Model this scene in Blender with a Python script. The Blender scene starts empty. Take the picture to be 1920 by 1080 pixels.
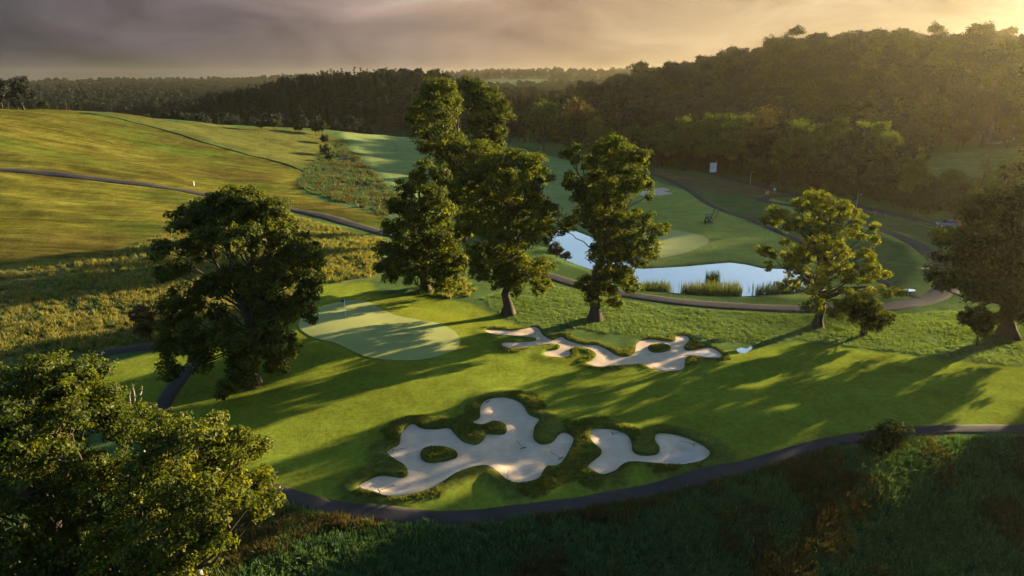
import bpy, bmesh, math, random
import numpy as np
from mathutils import Vector, Matrix
from mathutils.geometry import delaunay_2d_cdt

random.seed(7)
RNG = np.random.default_rng(7)
scene = bpy.context.scene
COL = scene.collection

# ------------------------------------------------------------------ camera
CAM_H, PITCH, FPX = 30.0, math.radians(17.0), 1280.0
cam_d = bpy.data.cameras.new('camera')
cam = bpy.data.objects.new('camera', cam_d)
COL.objects.link(cam)
cam.location = (0, 0, CAM_H)
cam.rotation_euler = (math.radians(90) - PITCH, 0, 0)
cam_d.lens, cam_d.sensor_width = 24.0, 36.0
cam_d.clip_start, cam_d.clip_end = 0.5, 20000
scene.camera = cam

# ------------------------------------------------------------------ sun, sky, exposure
SUN_AZ, SUN_EL = math.radians(57.0), math.radians(10.5)      # azimuth clockwise from +Y
SUN = Vector((math.sin(SUN_AZ) * math.cos(SUN_EL), math.cos(SUN_AZ) * math.cos(SUN_EL), math.sin(SUN_EL)))
sd_ = bpy.data.lights.new('sun', 'SUN')
sd_.energy, sd_.angle, sd_.color = 5.0, math.radians(0.6), (1.0, 0.77, 0.46)
sun = bpy.data.objects.new('sun', sd_)
COL.objects.link(sun)
sun.rotation_euler = SUN.to_track_quat('Z', 'Y').to_euler()
sun.location = (150, 100, 120)

vs = scene.view_settings
vs.view_transform, vs.look, vs.exposure, vs.gamma = 'Standard', 'None', 2.68, 1.0
vs.use_curve_mapping = False

def build_world():
    w = bpy.data.worlds.new('World')
    scene.world = w
    w.use_nodes = True
    N, L = w.node_tree.nodes, w.node_tree.links
    N.clear()
    def nd(t, **k):
        n = N.new(t)
        for a, b in k.items():
            setattr(n, a, b)
        return n
    def math_(op, a, b=None):
        n = nd('ShaderNodeMath', operation=op)
        for i, v in enumerate((a, b)):
            if v is None:
                continue
            if isinstance(v, (int, float)):
                n.inputs[i].default_value = v
            else:
                L.new(v, n.inputs[i])
        return n.outputs[0]
    out = nd('ShaderNodeOutputWorld')
    sky = nd('ShaderNodeTexSky', sky_type='NISHITA', sun_disc=False)
    sky.sun_elevation, sky.sun_rotation = SUN_EL, SUN_AZ
    sky.air_density, sky.dust_density, sky.ozone_density = 1.0, 0.6, 2.0
    b1 = nd('ShaderNodeBackground'); b1.inputs[1].default_value = 0.062
    L.new(sky.outputs[0], b1.inputs[0])
    tc = nd('ShaderNodeTexCoord')
    nrm = nd('ShaderNodeVectorMath', operation='NORMALIZE'); L.new(tc.outputs['Generated'], nrm.inputs[0])
    D = nrm.outputs[0]
    dot = nd('ShaderNodeVectorMath', operation='DOT_PRODUCT'); L.new(D, dot.inputs[0]); dot.inputs[1].default_value = SUN
    sep = nd('ShaderNodeSeparateXYZ'); L.new(D, sep.inputs[0])
    # soft streaked morning cloud
    mp = nd('ShaderNodeMapping'); mp.inputs['Rotation'].default_value = (0, 0.55, 0.0); mp.inputs['Scale'].default_value = (1.3, 1.0, 4.0)
    L.new(D, mp.inputs[0])
    nz = nd('ShaderNodeTexNoise'); nz.inputs['Scale'].default_value = 3.4; nz.inputs['Detail'].default_value = 7; nz.inputs['Roughness'].default_value = 0.55
    nz.inputs['Distortion'].default_value = 0.6
    L.new(mp.outputs[0], nz.inputs['Vector'])
    f = math_('MULTIPLY_ADD', dot.outputs['Value'], 0.5); N[-1].inputs[2].default_value = 0.5
    fw = math_('ADD', f, math_('MULTIPLY', math_('SUBTRACT', nz.outputs[0], 0.5), 0.10))
    rp = nd('ShaderNodeValToRGB')
    K = 1 / 6.9
    stops = [(0.0, (.044, .044, .066)), (0.47, (.060, .056, .072)), (0.60, (.165, .132, .144)), (0.70, (.31, .225, .200)),
             (0.80, (.40, .27, .175)), (0.90, (.48, .345, .205)), (1.0, (.80, .62, .40))]
    el = rp.color_ramp.elements
    while len(el) < len(stops):
        el.new(0.5)
    for e, (p, c) in zip(el, stops):
        e.position = p
        e.color = (c[0] * K, c[1] * K, c[2] * K, 1)
    L.new(fw, rp.inputs[0])
    br = nd('ShaderNodeMapRange'); br.inputs[1].default_value = .25; br.inputs[2].default_value = .75; br.inputs[3].default_value = .50; br.inputs[4].default_value = 1.65
    L.new(nz.outputs[0], br.inputs[0])
    mul = nd('ShaderNodeVectorMath', operation='SCALE'); L.new(rp.outputs[0], mul.inputs[0]); L.new(br.outputs[0], mul.inputs['Scale'])
    b2 = nd('ShaderNodeBackground'); L.new(mul.outputs[0], b2.inputs[0])
    ez = math_('ADD', sep.outputs[2], math_('MULTIPLY', math_('SUBTRACT', nz.outputs[0], 0.5), 0.12))
    mr = nd('ShaderNodeMapRange', interpolation_type='SMOOTHSTEP')
    mr.inputs[1].default_value, mr.inputs[2].default_value, mr.inputs[3].default_value, mr.inputs[4].default_value = 0.11, 0.22, 0.0, 1.0
    L.new(ez, mr.inputs[0])
    mx = nd('ShaderNodeMixShader'); L.new(mr.outputs[0], mx.inputs[0]); L.new(b2.outputs[0], mx.inputs[1]); L.new(b1.outputs[0], mx.inputs[2])
    L.new(mx.outputs[0], out.inputs[0])
build_world()

cy = scene.cycles
cy.use_denoising = True
cy.max_bounces, cy.diffuse_bounces, cy.glossy_bounces = 6, 3, 2
cy.transmission_bounces, cy.transparent_max_bounces, cy.volume_bounces = 3, 8, 0
cy.caustics_reflective = cy.caustics_refractive = False

# ------------------------------------------------------------------ pixel <-> world helpers (photo pixels of a 1920 x 1080 frame)
CP, SP = math.cos(PITCH), math.sin(PITCH)
def ray(u, v):
    a = (np.asarray(u, float) - 960) / FPX
    b = (540 - np.asarray(v, float)) / FPX
    return a, CP + b * SP, -SP + b * CP
def cp(u, v, Y):
    a, f, g = ray(u, v)
    t = Y / f
    return (float(a * t), float(Y), float(CAM_H + g * t))

def sstep(x, a, b):
    t = np.clip((np.asarray(x, float) - a) / (b - a), 0, 1)
    return t * t * (3 - 2 * t)

# value noise
_P = RNG.random((256, 256))
def vnoise(x, y):
    x = np.asarray(x, float); y = np.asarray(y, float)
    xi = np.floor(x).astype(int); yi = np.floor(y).astype(int)
    fx = x - xi; fy = y - yi
    fx = fx * fx * (3 - 2 * fx); fy = fy * fy * (3 - 2 * fy)
    g = lambda i, j: _P[i % 256, j % 256]
    return (g(xi, yi) * (1 - fx) + g(xi + 1, yi) * fx) * (1 - fy) + (g(xi, yi + 1) * (1 - fx) + g(xi + 1, yi + 1) * fx) * fy
def fbm(x, y, o=4):
    s = 0; a = 0.5
    for i in range(o):
        s = s + a * vnoise(x * 2 ** i + 17.3 * i, y * 2 ** i - 9.1 * i)
        a *= 0.5
    return s

# ------------------------------------------------------------------ terrain
ctrl = []
for x, y, z in [(-30, 25, -.5), (0, 18, -1.6), (30, 18, -1.8), (60, 28, -1.5), (95, 30, -1), (-60, 30, 0), (-45, 55, 0), (0, 50, 0), (30, 50, 0),
                (60, 50, .2), (-20, 62, .2), (40, 75, .2), (0, 85, .3), (-20, 80, .7), (70, 80, .2), (20, 100, 0), (50, 110, 0), (90, 110, 0),
                (110, 80, .5), (140, 40, 1), (0, 0, -1), (-60, -20, 0), (60, -30, 0), (0, -120, 0), (160, -60, 2), (-160, -60, 6),
                (15, 135, -.2), (50, 135, -.2), (30, 160, 0), (75, 150, 0), (110, 140, .5), (60, 185, .5), (100, 180, 1), (140, 170, 2),
                (-55, 70, .6), (-40, 85, .8), (-110, 50, 4), (-200, 100, 14), (10, 200, .2), (40, 230, 0), (20, 270, .2), (-10, 170, .2), (200, 130, 4), (260, 60, 6)]:
    ctrl.append((x, y, z))
for u, v, Y in [(0, 560, 88), (0, 470, 106), (0, 318, 160), (0, 250, 200), (0, 205, 228), (200, 338, 162), (160, 212, 240), (330, 229, 260), (480, 238, 280), (640, 248, 300), (780, 257, 335),
                (360, 360, 162), (540, 390, 150), (600, 360, 172), (720, 437, 133), (640, 300, 240), (700, 270, 290), (850, 330, 225), (1000, 272, 332),
                (300, 430, 122), (480, 330, 190), (200, 280, 205), (420, 280, 225), (-300, 200, 240), (-300, 400, 130),
                (1240, 312, 250), (1110, 282, 310), (1500, 362, 190), (1760, 425, 150), (1920, 430, 142), (1900, 330, 205)]:
    ctrl.append(cp(u, v, Y))
# right hill (ground, raised off-frame to shade it), valley, wooded mound and far country
for x, y, z in [(235, 380, 32), (262, 365, 30), (170, 420, 35), (131, 520, 24), (90, 560, 8), (330, 360, 34), (430, 330, 44), (560, 300, 52), (300, 450, 33), (400, 470, 44), (480, 520, 92), (600, 500, 106), (520, 400, 84),
                (230, 300, 26), (170, 330, 22), (120, 330, 8), (100, 400, 8), (200, 250, 9), (270, 240, 14), (340, 220, 16), (130, 260, 2), (60, 360, 0), (250, 560, 30),
                (-110, 490, 23), (-160, 480, 16), (-50, 500, 22), (-110, 440, 1), (-60, 430, -1), (10, 440, -2), (-200, 440, -4), (-110, 600, 6), (20, 560, 6),
                (-20, 360, -1), (-120, 340, 4), (-220, 330, 8), (-320, 350, 12), (-320, 250, 22), (-420, 200, 26), (-300, 480, -4), (-480, 500, 0),
                (-260, 700, -4), (0, 800, 0), (300, 800, 6), (600, 700, 20), (-600, 800, 2), (-900, 500, 10), (900, 400, 20),
                (-1000, 1400, 2), (-500, 1400, 5), (-100, 1300, 12), (300, 1300, 18), (800, 1300, 18),
                (-1600, 2300, 8), (-900, 2300, 15), (-300, 2400, 38), (200, 2500, 52), (700, 2500, 50), (1300, 2300, 40), (2200, 1500, 30), (2500, 200, 20), (-2500, 500, 20),
                (-3500, 3600, 10), (0, 3800, 10), (3500, 3600, 10), (0, -1500, 5), (-2500, -1500, 5), (2500, -1500, 5)]:
    ctrl.append((x, y, z))
ctrl = np.array(ctrl)
_cc = 14.0
def _kern(dx, dy):
    return np.sqrt(dx * dx + dy * dy + _cc * _cc)
_A = _kern(ctrl[:, None, 0] - ctrl[None, :, 0], ctrl[:, None, 1] - ctrl[None, :, 1])
_W = np.linalg.solve(_A - np.eye(len(ctrl)) * 3.0, ctrl[:, 2])

def poly_sd(x, y, poly):
    """signed distance, positive inside"""
    x = np.asarray(x, float).ravel(); y = np.asarray(y, float).ravel()
    P = np.asarray(poly, float); Q = np.roll(P, -1, 0)
    best = np.full(x.shape, 1e18); ins = np.zeros(x.shape, bool)
    for (ax, ay), (bx, by) in zip(P, Q):
        ex, ey = bx - ax, by - ay
        t = np.clip(((x - ax) * ex + (y - ay) * ey) / (ex * ex + ey * ey + 1e-12), 0, 1)
        best = np.minimum(best, (x - ax - t * ex) ** 2 + (y - ay - t * ey) ** 2)
        c = ((ay > y) != (by > y)) & (x < (bx - ax) * (y - ay) / (by - ay + 1e-30) + ax)
        ins ^= c
    d = np.sqrt(best)
    return np.where(ins, d, -d)
def poly_sd_near(x, y, poly, pad):
    """poly_sd evaluated only near the polygon, -pad elsewhere"""
    P = np.asarray(poly, float)
    x = np.asarray(x, float); y = np.asarray(y, float)
    m = (x > P[:, 0].min() - pad) & (x < P[:, 0].max() + pad) & (y > P[:, 1].min() - pad) & (y < P[:, 1].max() + pad)
    r = np.full(x.shape, -float(pad))
    if m.any():
        r[m] = np.maximum(poly_sd(x[m], y[m], P), -pad)
    return r

def H0(x, y):
    x = np.asarray(x, float); y = np.asarray(y, float)
    shp = x.shape; x = x.ravel(); y = y.ravel()
    z = np.zeros(x.shape)
    for i in range(0, len(x), 60000):
        s = slice(i, i + 60000)
        z[s] = _kern(x[s, None] - ctrl[None, :, 0], y[s, None] - ctrl[None, :, 1]) @ _W
    d = np.hypot(x, y)
    z += (fbm(x / 23 + 5, y / 23 + 9, 3) - .45) * (.5 + .9 * sstep(d, 120, 260)) + (fbm(x / 90, y / 90, 3) - .45) * 5 * sstep(d, 350, 700) + (fbm(x / 420 + 7, y / 300, 3) - .45) * 46 * sstep(d, 900, 2200)
    lf = sstep(-x, 15, 40) * sstep(y, 95, 130) * sstep(-d, -420, -330)
    z += lf * ((fbm(x / 34 + 2, y / 11 + x / 60, 3) - .45) * 2.6 + (fbm(x / 7 + 8, y / 4, 2) - .4) * .34)
    z += (fbm(x / 5.5 + 31, y / 5.5 + 12, 2) - .4) * .20 * sstep(-d, -190, -140)
    # the bank falling away below the lower path
    yl = np.interp(x, [-60, -30, -16, -8, 0, 10, 20, 30, 40, 50, 75, 110, 200], [26, 31, 36.5, 41.5, 43.5, 45, 47.3, 51, 55, 57.5, 58.5, 57, 50])
    q = np.clip(yl - 1.0 - y, 0, None)
    z -= 8.5 * (1 - np.exp(-(.36 * q * sstep(q, 0, 5)) / 8.5)) * sstep(-x, -190, -120)
    z -= .055 * ((x + 14) * .82 + (y - 78) * .57) * np.exp(-(((x + 14) / 14) ** 2 + ((y - 78) / 10) ** 2))
    # raised putting green plateau and knolls round the bunkers
    z += .55 * np.exp(-(((x + 14) / 13) ** 2 + ((y - 78) / 8) ** 2) ** 2)
    return z.reshape(shp)

def at_z(u, v, z):
    a, f, g = ray(u, v)
    t = (z - CAM_H) / g
    return np.stack([a * t, f * t], -1)
POND_Z = -0.55
pond_px = [(1020, 437), (1050, 431), (1080, 433), (1108, 444), (1140, 464), (1175, 490), (1195, 503), (1240, 502), (1290, 499), (1330, 495), (1370, 492), (1400, 496),
           (1430, 503), (1465, 504), (1500, 506), (1530, 516), (1525, 535), (1490, 549), (1440, 553), (1390, 556), (1330, 554), (1260, 549), (1215, 545), (1180, 534), (1150, 522),
           (1110, 506), (1075, 494), (1050, 483), (1030, 462)]
pond = at_z([p[0] for p in pond_px], [p[1] for p in pond_px], POND_Z)

def Hnat(x, y):
    z = H0(x, y)
    xs = np.asarray(x, float).ravel(); ys = np.asarray(y, float).ravel()
    sd = poly_sd_near(xs, ys, pond, 9.0)
    w = sstep(sd, -9, -1)
    zz = z.ravel()
    bank = POND_Z + np.clip(-sd * .22, -1.0, .6)
    return (zz * (1 - w) + bank * w).reshape(np.asarray(z).shape)

_T = np.geomspace(18, 3500, 420)
def ground(u, v, H=Hnat):
    """first hit of the pixel's ray with the terrain"""
    u = np.atleast_1d(np.asarray(u, float)); v = np.atleast_1d(np.asarray(v, float))
    a, f, g = ray(u, v)
    X = a[:, None] * _T; Y = f[:, None] * _T; Z = CAM_H + g[:, None] * _T
    dz = Z - H(X, Y)
    below = dz < 0
    k = np.where(below.any(1), below.argmax(1), len(_T) - 1)
    k = np.maximum(k, 1)
    i = np.arange(len(u))
    d0, d1 = dz[i, k - 1], dz[i, k]
    s = np.clip(d0 / (d0 - d1 + 1e-9), 0, 1)
    t = _T[k - 1] + s * (_T[k] - _T[k - 1])
    return np.stack([a * t, f * t], -1)
def gpoly(px):
    return ground([p[0] for p in px], [p[1] for p in px])

def smooth_closed(P, step):
    """Catmull-Rom through a closed outline, resampled"""
    P = np.asarray(P, float); n = len(P); out = []
    for i in range(n):
        p0, p1, p2, p3 = P[i - 1], P[i], P[(i + 1) % n], P[(i + 2) % n]
        m = max(2, int(np.linalg.norm(p2 - p1) / step))
        for k in range(m):
            t = k / m
            out.append(.5 * ((2 * p1) + (-p0 + p2) * t + (2 * p0 - 5 * p1 + 4 * p2 - p3) * t * t + (-p0 + 3 * p1 - 3 * p2 + p3) * t ** 3))
    return np.array(out)
def smooth_open(P, step):
    P = np.asarray(P, float)
    P = np.vstack([2 * P[0] - P[1], P, 2 * P[-1] - P[-2]]); out = []
    for i in range(1, len(P) - 2):
        p0, p1, p2, p3 = P[i - 1], P[i], P[i + 1], P[i + 2]
        m = max(2, int(np.linalg.norm(p2 - p1) / step))
        for k in range(m):
            t = k / m
            out.append(.5 * ((2 * p1) + (-p0 + p2) * t + (2 * p0 - 5 * p1 + 4 * p2 - p3) * t * t + (-p0 + 3 * p1 - 3 * p2 + p3) * t ** 3))
    out.append(P[-2])
    return np.array(out)

# ------------------------------------------------------------------ outlines read from the photograph
def z8(L): return [(640 + x * .3958, 720 + y * .3958) for x, y in L]
front_bunker_px = z8([(75, 500), (120, 465), (190, 440), (290, 450), (315, 430), (300, 400), (260, 375), (225, 350), (215, 330), (240, 310), (275, 290), (285, 240), (320, 200), (345, 195),
    (380, 215), (440, 220), (510, 215), (540, 245), (580, 280), (640, 293), (672, 272), (690, 243), (735, 246), (772, 242), (784, 222), (765, 198), (720, 190), (680, 205), (640, 205), (620, 185), (655, 165),
    (660, 110), (690, 80), (760, 68), (820, 80), (860, 105), (890, 150), (940, 175), (915, 220), (910, 260), (930, 285), (960, 292), (1000, 280), (1030, 245), (1060, 235), (1095, 255),
    (1100, 280), (1080, 330), (1050, 380), (1020, 402), (975, 405), (950, 440), (930, 465), (870, 482), (800, 478), (740, 430), (700, 405), (660, 402), (600, 415), (540, 440),
    (480, 480), (430, 510), (340, 535), (270, 547), (210, 545), (150, 525)])
front_island_px = z8([(375, 350), (385, 325), (430, 310), (500, 315), (545, 335), (545, 355), (500, 370), (430, 380), (390, 370)])
side_bunker_px = z8([(1180, 270), (1185, 225), (1215, 217), (1290, 222), (1350, 245), (1375, 285), (1378, 320), (1400, 338), (1440, 345), (1490, 340), (1508, 320), (1485, 280), (1490, 245),
    (1520, 238), (1600, 250), (1680, 280), (1730, 310), (1748, 335), (1730, 365), (1690, 385), (1600, 398), (1500, 392), (1420, 385), (1360, 385), (1320, 405), (1300, 425), (1240, 445),
    (1200, 430), (1165, 405), (1175, 385), (1225, 345), (1230, 325), (1200, 300)])
side_water_px = z8([(1455, 374), (1520, 334), (1580, 316), (1680, 318), (1735, 332), (1722, 358), (1685, 378), (1600, 390), (1500, 384)])
back_bunker_px = [(910, 620), (920, 618), (960, 620), (983, 617), (1000, 613), (1010, 617), (1020, 630), (1037, 638), (1053, 632), (1063, 638), (1093, 647), (1120, 648), (1140, 657), (1157, 667),
    (1177, 669), (1190, 662), (1195, 643), (1216, 637), (1262, 641), (1268, 631), (1285, 630), (1293, 637), (1287, 646), (1282, 654), (1295, 658), (1328, 652), (1345, 658), (1353, 671),
    (1332, 673), (1307, 669), (1287, 672), (1282, 692), (1266, 697), (1237, 697), (1216, 690), (1203, 684), (1145, 688), (1120, 689), (1100, 682), (1112, 675), (1118, 666), (1105, 656), (1080, 652), (1068, 657),
    (1070, 667), (1053, 671), (1027, 669), (1020, 663), (1027, 658), (1047, 655), (1048, 648), (1027, 646), (1003, 650), (960, 655), (943, 650), (943, 643), (970, 642), (1000, 640), (1003, 635),
    (977, 632), (943, 630), (920, 627)]
back_island_px = [(1216, 650), (1237, 645), (1255, 650), (1255, 658), (1232, 662), (1218, 658)]
bunkers = {}
for nm, px in (('front', front_bunker_px), ('side', side_bunker_px), ('back', back_bunker_px), ('fi', front_island_px), ('bi', back_island_px)):
    bunkers[nm] = smooth_closed(gpoly(px), .22)

def bunker_sd(x, y, pad=6.0):
    s = np.full(np.asarray(x).shape, -float(pad))
    for k in ('front', 'side', 'back'):
        s = np.maximum(s, poly_sd_near(x, y, bunkers[k], pad))
    for k in ('fi', 'bi'):
        s = np.minimum(s, -poly_sd_near(x, y, bunkers[k], pad))
    return s
def H(x, y):
    """turf surface, with grassy lips round the bunkers"""
    z = Hnat(x, y)
    xf = np.asarray(x, float).ravel(); yf = np.asarray(y, float).ravel()
    s = bunker_sd(xf, yf)
    lip = np.where(s < 0, .42 * np.exp(-(s + .5) ** 2 / 1.4), .42 * math.exp(-.18))
    lip = lip * sstep(s, -5.9, -3) * (1 - .62 * sstep(yf, 62, 67))
    return np.asarray(z) + lip.reshape(np.asarray(z).shape)
def Hs(x, y):
    return float(H(np.array([x], float), np.array([y], float))[0])

green_px = [(560, 612), (573, 590), (610, 573), (643, 565), (670, 563), (693, 567), (720, 582), (747, 593), (787, 600), (823, 607), (850, 620), (863, 637), (857, 653), (827, 667), (787, 675), (743, 676),
            (700, 672), (670, 663), (627, 643), (585, 632)]
green = smooth_closed(gpoly(green_px), .4)
green2 = smooth_closed(gpoly([(1190, 455), (1215, 437), (1250, 431), (1290, 436), (1322, 445), (1328, 455), (1300, 470), (1260, 482), (1220, 485), (1195, 475)]), .6)

fair_px = [(150, 700), (300, 655), (560, 575), (600, 535), (690, 527), (720, 553), (800, 556), (880, 568), (940, 597), (1000, 625), (1100, 665), (1280, 690), (1360, 660), (1500, 640), (1700, 665), (1920, 690),
           (2200, 720), (2200, 805), (1920, 803), (1700, 808), (1560, 825), (1400, 870), (1250, 910), (1050, 945), (850, 968), (700, 962), (600, 945), (480, 905), (330, 850), (200, 800)]
fair = gpoly(fair_px)
apron = gpoly([(545, 620), (575, 575), (625, 552), (690, 545), (735, 566), (800, 578), (880, 592), (905, 625), (890, 665), (830, 695), (740, 700), (640, 690), (560, 650)])
gold = gpoly([(-250, 205), (0, 201), (160, 213), (240, 228), (330, 250), (450, 285), (540, 308), (572, 322), (556, 342), (575, 368), (640, 385), (722, 405), (722, 430), (540, 392), (360, 372), (320, 430), (200, 480), (0, 505), (-250, 520)])
crop = gpoly([(165, 211), (330, 230), (480, 239), (600, 246), (640, 262), (600, 290), (572, 318), (450, 282), (330, 247), (240, 225)])
fesc = gpoly([(-250, 525), (0, 508), (200, 482), (320, 435), (370, 378), (540, 400), (718, 450), (700, 520), (610, 532), (560, 575), (300, 645), (150, 668), (-250, 690)])
teal = gpoly([(572, 322), (600, 292), (640, 262), (680, 300), (760, 380), (730, 410), (640, 380), (575, 362), (556, 342)])
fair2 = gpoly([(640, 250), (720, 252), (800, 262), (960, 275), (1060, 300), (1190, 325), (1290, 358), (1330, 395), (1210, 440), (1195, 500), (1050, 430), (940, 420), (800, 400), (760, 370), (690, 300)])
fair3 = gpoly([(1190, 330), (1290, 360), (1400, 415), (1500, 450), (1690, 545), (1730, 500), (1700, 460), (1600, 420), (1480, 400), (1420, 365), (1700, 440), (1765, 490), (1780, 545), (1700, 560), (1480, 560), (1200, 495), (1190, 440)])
rough_r = gpoly([(900, 560), (1010, 530), (1160, 562), (1300, 580), (1480, 590), (1700, 590), (2100, 560), (2200, 690), (1920, 688), (1700, 663), (1500, 638), (1350, 645), (1290, 625), (1200, 632), (1010, 610), (960, 605)])
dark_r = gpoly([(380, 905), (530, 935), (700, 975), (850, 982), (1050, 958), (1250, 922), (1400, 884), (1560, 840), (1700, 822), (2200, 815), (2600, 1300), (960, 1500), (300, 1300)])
heath = gpoly([(1190, 318), (1290, 330), (1430, 348), (1470, 362), (1420, 368), (1340, 362), (1280, 350)])

SANDFILL = [(n, bunkers[n]) for n in ('front', 'side', 'back')]

# ------------------------------------------------------------------ ground colours (albedo by kind of turf, shade painted into field and bank)
def ground_attrs(x, y, z):
    n = len(x)
    big = fbm(x / 9, y / 9, 4); mid = fbm(x / 2.2 + 40, y / 2.2, 3); huge = fbm(x / 45 + 3, y / 45, 3)
    col = np.empty((n, 3)); col[:] = (.052, .085, .026)
    col = col * (.7 + .7 * big)[:, None]
    streak = np.zeros(n); tuft = np.full(n, .5)
    d = np.hypot(x, y)
    def lay(poly, c, w, st, tf, wob=0.0, amp=.5):
        nonlocal col, streak, tuft
        s = poly_sd_near(x, y, poly, 40) if wob == 0 else poly_sd_near(x, y, poly, 40) + (mid - .45) * wob
        k = sstep(s, -w, w)
        cc = np.array(c)[None, :] * (1 - amp / 2 + amp * big)[:, None]
        col = col * (1 - k)[:, None] + cc * k[:, None]
        streak = streak * (1 - k) + st * k
        tuft = tuft * (1 - k) + tf * k
    far = sstep(d, 300, 420)
    # far country: patchwork of meadow and dark wood floor
    patch = np.where(y > 1350, fbm(x / 260 + 4, y / 200, 3), fbm(x / 140 + 11, y / 140 + 5, 3))
    fc = np.where((patch > .52)[:, None], np.array((.075, .105, .045)), np.array((.022, .030, .014)))
    col = col * (1 - far)[:, None] + fc * far[:, None]
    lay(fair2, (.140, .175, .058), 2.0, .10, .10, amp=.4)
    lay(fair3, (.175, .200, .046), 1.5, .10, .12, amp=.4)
    mead = np.array([(95, 158), (130, 225), (150, 250), (240, 240), (420, 218), (420, 120), (200, 100), (150, 130)])
    lay(mead, (.090, .125, .038), 4.0, .2, .6, 4, .6)
    lay(heath, (.095, .075, .035), 2.0, .2, 1.0, 2)
    lay(teal, (.040, .076, .046), 4.0, .0, 1.0, 14, .9)  # the bank's bluish shade is put into this darker teal
    lay(crop, (.078, .082, .020), 1.0, .45, .9, 0, .5)
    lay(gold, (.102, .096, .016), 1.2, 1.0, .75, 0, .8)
    gk = sstep(poly_sd_near(x, y, gold, 40), -1, 2) * sstep(fbm(x / 60 + 3, y / 14 + x / 40, 4), .36, .62)  # broad greener bands; tree shadows on the field are put into the colour
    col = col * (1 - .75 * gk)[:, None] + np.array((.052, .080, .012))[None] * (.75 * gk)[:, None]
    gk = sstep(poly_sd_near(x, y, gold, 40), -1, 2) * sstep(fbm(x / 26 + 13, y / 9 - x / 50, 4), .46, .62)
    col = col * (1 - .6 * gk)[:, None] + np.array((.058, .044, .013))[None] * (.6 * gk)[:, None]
    lay(fesc, (.125, .108, .036), 2.0, .0, 1.0, 3, .8)
    lay(rough_r, (.092, .132, .040), 1.2, .0, .9, 1.0, .6)
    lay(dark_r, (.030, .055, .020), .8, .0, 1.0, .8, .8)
    lay(fair, (.116, .146, .017), .5, .12, .30, 0, .4)
    lay(apron, (.138, .160, .018), .35, .10, .06, 0, .2)
    # tufty olive rough in a band round the bunkers
    s = bunker_sd(x, y)
    k = sstep(s + (mid - .45) * 3.2, -2.2, -1.0)
    near_front = sstep(-y, -64, -60)
    k = k * (.35 + .65 * near_front)
    col = col * (1 - k)[:, None] + np.array((.066, .078, .016))[None] * (.6 + .8 * mid)[:, None] * k[:, None]
    tuft = tuft * (1 - k) + 1.0 * k
    # damp, dark shore of the pond
    sp = poly_sd_near(x, y, pond, 3)
    k = sstep(sp, -1.2, 0.4)
    col = col * (1 - k)[:, None] + np.array((.030, .038, .018))[None] * k[:, None]
    return np.clip(col, .004, .5), streak, tuft

# ------------------------------------------------------------------ materials
MATS = {}
def new_mat(name):
    m = bpy.data.materials.new(name); m.use_nodes = True
    m.node_tree.nodes.clear()
    MATS[name] = m
    return m, m.node_tree.nodes, m.node_tree.links
def node(N, t, ins=None, **k):
    n = N.new(t)
    for a, b in k.items():
        setattr(n, a, b)
    for a, b in (ins or {}).items():
        n.inputs[a].default_value = b
    return n

def plain(name, c, rough=.6, metal=0.0, var=.25, scale=3.0, bump=.0, spec=.3, emis=None):
    m, N, L = new_mat(name)
    o = node(N, 'ShaderNodeOutputMaterial'); p = node(N, 'ShaderNodeBsdfPrincipled', {'Roughness': rough, 'Metallic': metal, 'Specular IOR Level': spec})
    t = node(N, 'ShaderNodeTexCoord'); z = node(N, 'ShaderNodeTexNoise', {'Scale': scale, 'Detail': 5.0}); L.new(t.outputs['Object'], z.inputs['Vector'])
    mr = node(N, 'ShaderNodeMapRange', {3: 1 - var, 4: 1 + var}); L.new(z.outputs[0], mr.inputs[0])
    sc = node(N, 'ShaderNodeVectorMath', operation='SCALE'); sc.inputs[0].default_value = c; L.new(mr.outputs[0], sc.inputs['Scale'])
    L.new(sc.outputs[0], p.inputs['Base Color'])
    if bump:
        b = node(N, 'ShaderNodeBump', {'Strength': bump, 'Distance': .05}); L.new(z.outputs[0], b.inputs['Height']); L.new(b.outputs[0], p.inputs['Normal'])
    if emis:
        p.inputs['Emission Color'].default_value = (*c, 1); p.inputs['Emission Strength'].default_value = emis
    L.new(p.outputs[0], o.inputs[0])
    return m

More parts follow.
